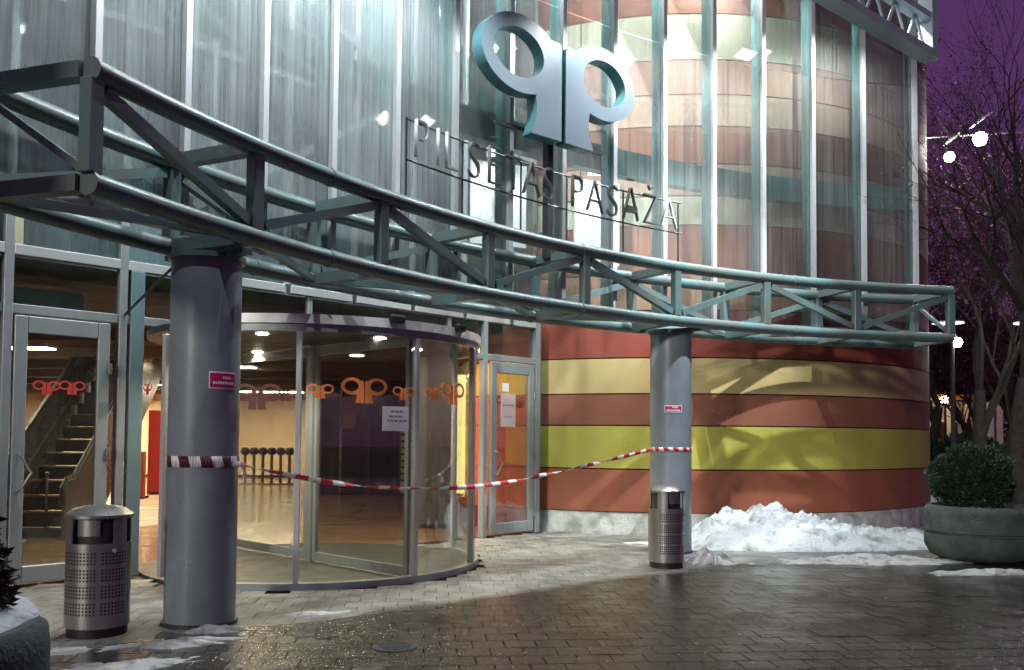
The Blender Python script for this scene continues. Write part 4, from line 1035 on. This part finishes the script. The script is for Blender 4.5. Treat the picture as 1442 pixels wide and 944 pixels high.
M['goods'] = mat('pale_goods', (.75, .66, .42), .6, 0, .3, 20)
for k in range(13):
    mb = MB(); mb.box((at(573, D), D, .40 + k * .15), (.24, .22, .10)); mb.build('goods', M['goods'], rk)
mb = MB()
for s in (-1, 1): mb.box((at(573, D) + s * .14, D, 1.2), (.02, .24, 2.4))
mb.build('upright', M['darksteel'], rk)
def panel(label, x0, x1, z0, z1, D, m, name='panel', ax=(1, 0, 0)):
    o = thing(name, label, 'panel', (at((x0 + x1) / 2, D), D, z0)); w = at(x1, D) - at(x0, D)
    mb = MB(); mb.bbox((at((x0 + x1) / 2, D), D, (z0 + z1) / 2), (w, .08, z1 - z0), .01); mb.build('sheet', M[m], o)
    mb = MB(); mb.box((at((x0 + x1) / 2, D), D + .1, z0 + .03), (w * .8, .3, .05)); mb.build('foot', M['darksteel'], o)
    return o
panel('grey shop partition right of the middle door post', 590, 638, .02, 3.1, 16.0, 'greypanel', 'partition')
panel('golden lit strip beside the right post of the revolving door', 641, 655, .55, 2.75, 16.2, 'gold', 'light_strip')
panel('red advertising board inside left of the thick column', 210, 250, .45, 2.1, 17.5, 'vinylred', 'advertising_board')
panel('orange advertising board low beside the red board', 190, 206, .4, 1.3, 17.0, 'orange', 'advertising_board') if M.setdefault('orange', B['orange']) else None
D = 30
for i in range(6):
    x = 346 + i * 12.5; p = Vector((at(x, D), D, 0))
    o = thing('stool', 'dark round topped stool in the row far inside, %s' % ['nearest to the column', 'second from the column', 'third from the column', 'fourth from the column', 'fifth from the column', 'farthest from the column'][i], 'stool', tuple(p), 'row of dark stools far inside')
    mb = MB(); mb.lathe([(0, .98), (.1, .99), (.15, 1.07), (.15, 1.15), (.1, 1.23), (0, 1.25)], 16, p); mb.build('seat', M['black'], o, True)
    mb = MB(); mb.lathe([(0, .005), (.2, .005), (.2, .03), (.05, .06), (.05, .98)], 14, p); mb.build('pedestal', M['darksteel'], o, True)
D = 24
sg = thing('hanging_sign', 'pale green hanging sign with black arrow inside right of the column', 'sign', (at(388, D), D, 2.9))
M['signgreen'] = lamp_mat('sign_green', (.45, .62, .50), .5)
zs = zat(388, 523, D)
mb = MB(); mb.bbox((at(388, D), D, zs), (.82, .06, .34), .01); mb.build('board', M['signgreen'], sg)
mb = MB(); mb.box((at(380, D), D - .035, zs + .03), (.28, .01, .11)); mb.box((at(383, D), D - .035, zs - .06), (.08, .01, .12)); mb.box((at(397, D), D - .035, zs + .02), (.2, .01, .08)); mb.build('pictogram', M['black'], sg)
mb = MB()
for s in (-.3, .3): mb.tube([(at(388, D) + s, D, zs + .16), (at(388, D) + s, D, 3.33)], .01, 6)
mb.build('hanger', M['darksteel'], sg)

M['peachbox'] = lamp_mat('peach_lightbox', (1, .62, .36), .55)
p = fac(ft(38), -.6, 3.95); o = thing('light_box', 'small peach coloured light box upstairs above the left glass door', 'light box', tuple(p))
mb = MB(); mb.bbox(p + FN * -.04, (.24, .08, .62), .01, FD, FN); mb.build('case', M['darksteel'], o)
mb = MB(); mb.box(p + FN * .006, (.20, .01, .56), FD, FN); mb.build('face', M['peachbox'], o)
mb = MB(); mb.bar(p + FN * -.04 + Vector((0, 0, -.3)), p + FN * -.04 + Vector((0, 0, -.46)), .06, .06, up=FD); mb.build('stand', M['darksteel'], o)

# small round drain cover in the wet paving
D = F * EYE / (908 - yh(560)); p = Vector((at(560, D), D, 0))
o = thing('drain_cover', 'small round metal drain cover set in the wet paving in front', 'drain cover', tuple(p))
mb = MB(); mb.lathe([(.17, -.02), (.17, .006), (.145, .008), (.145, .003), (0, .003)], 32, p); mb.build('ring', M['darksteel'], o, True)
for k in range(5):
    w = .12 * math.cos((k - 2) * .42); mb = MB(); mb.bbox(p + Vector((0, (k - 2) * .045, .006)), (2 * w, .022, .008), .002); mb.build('grate_bar', M['darksteel'], o)
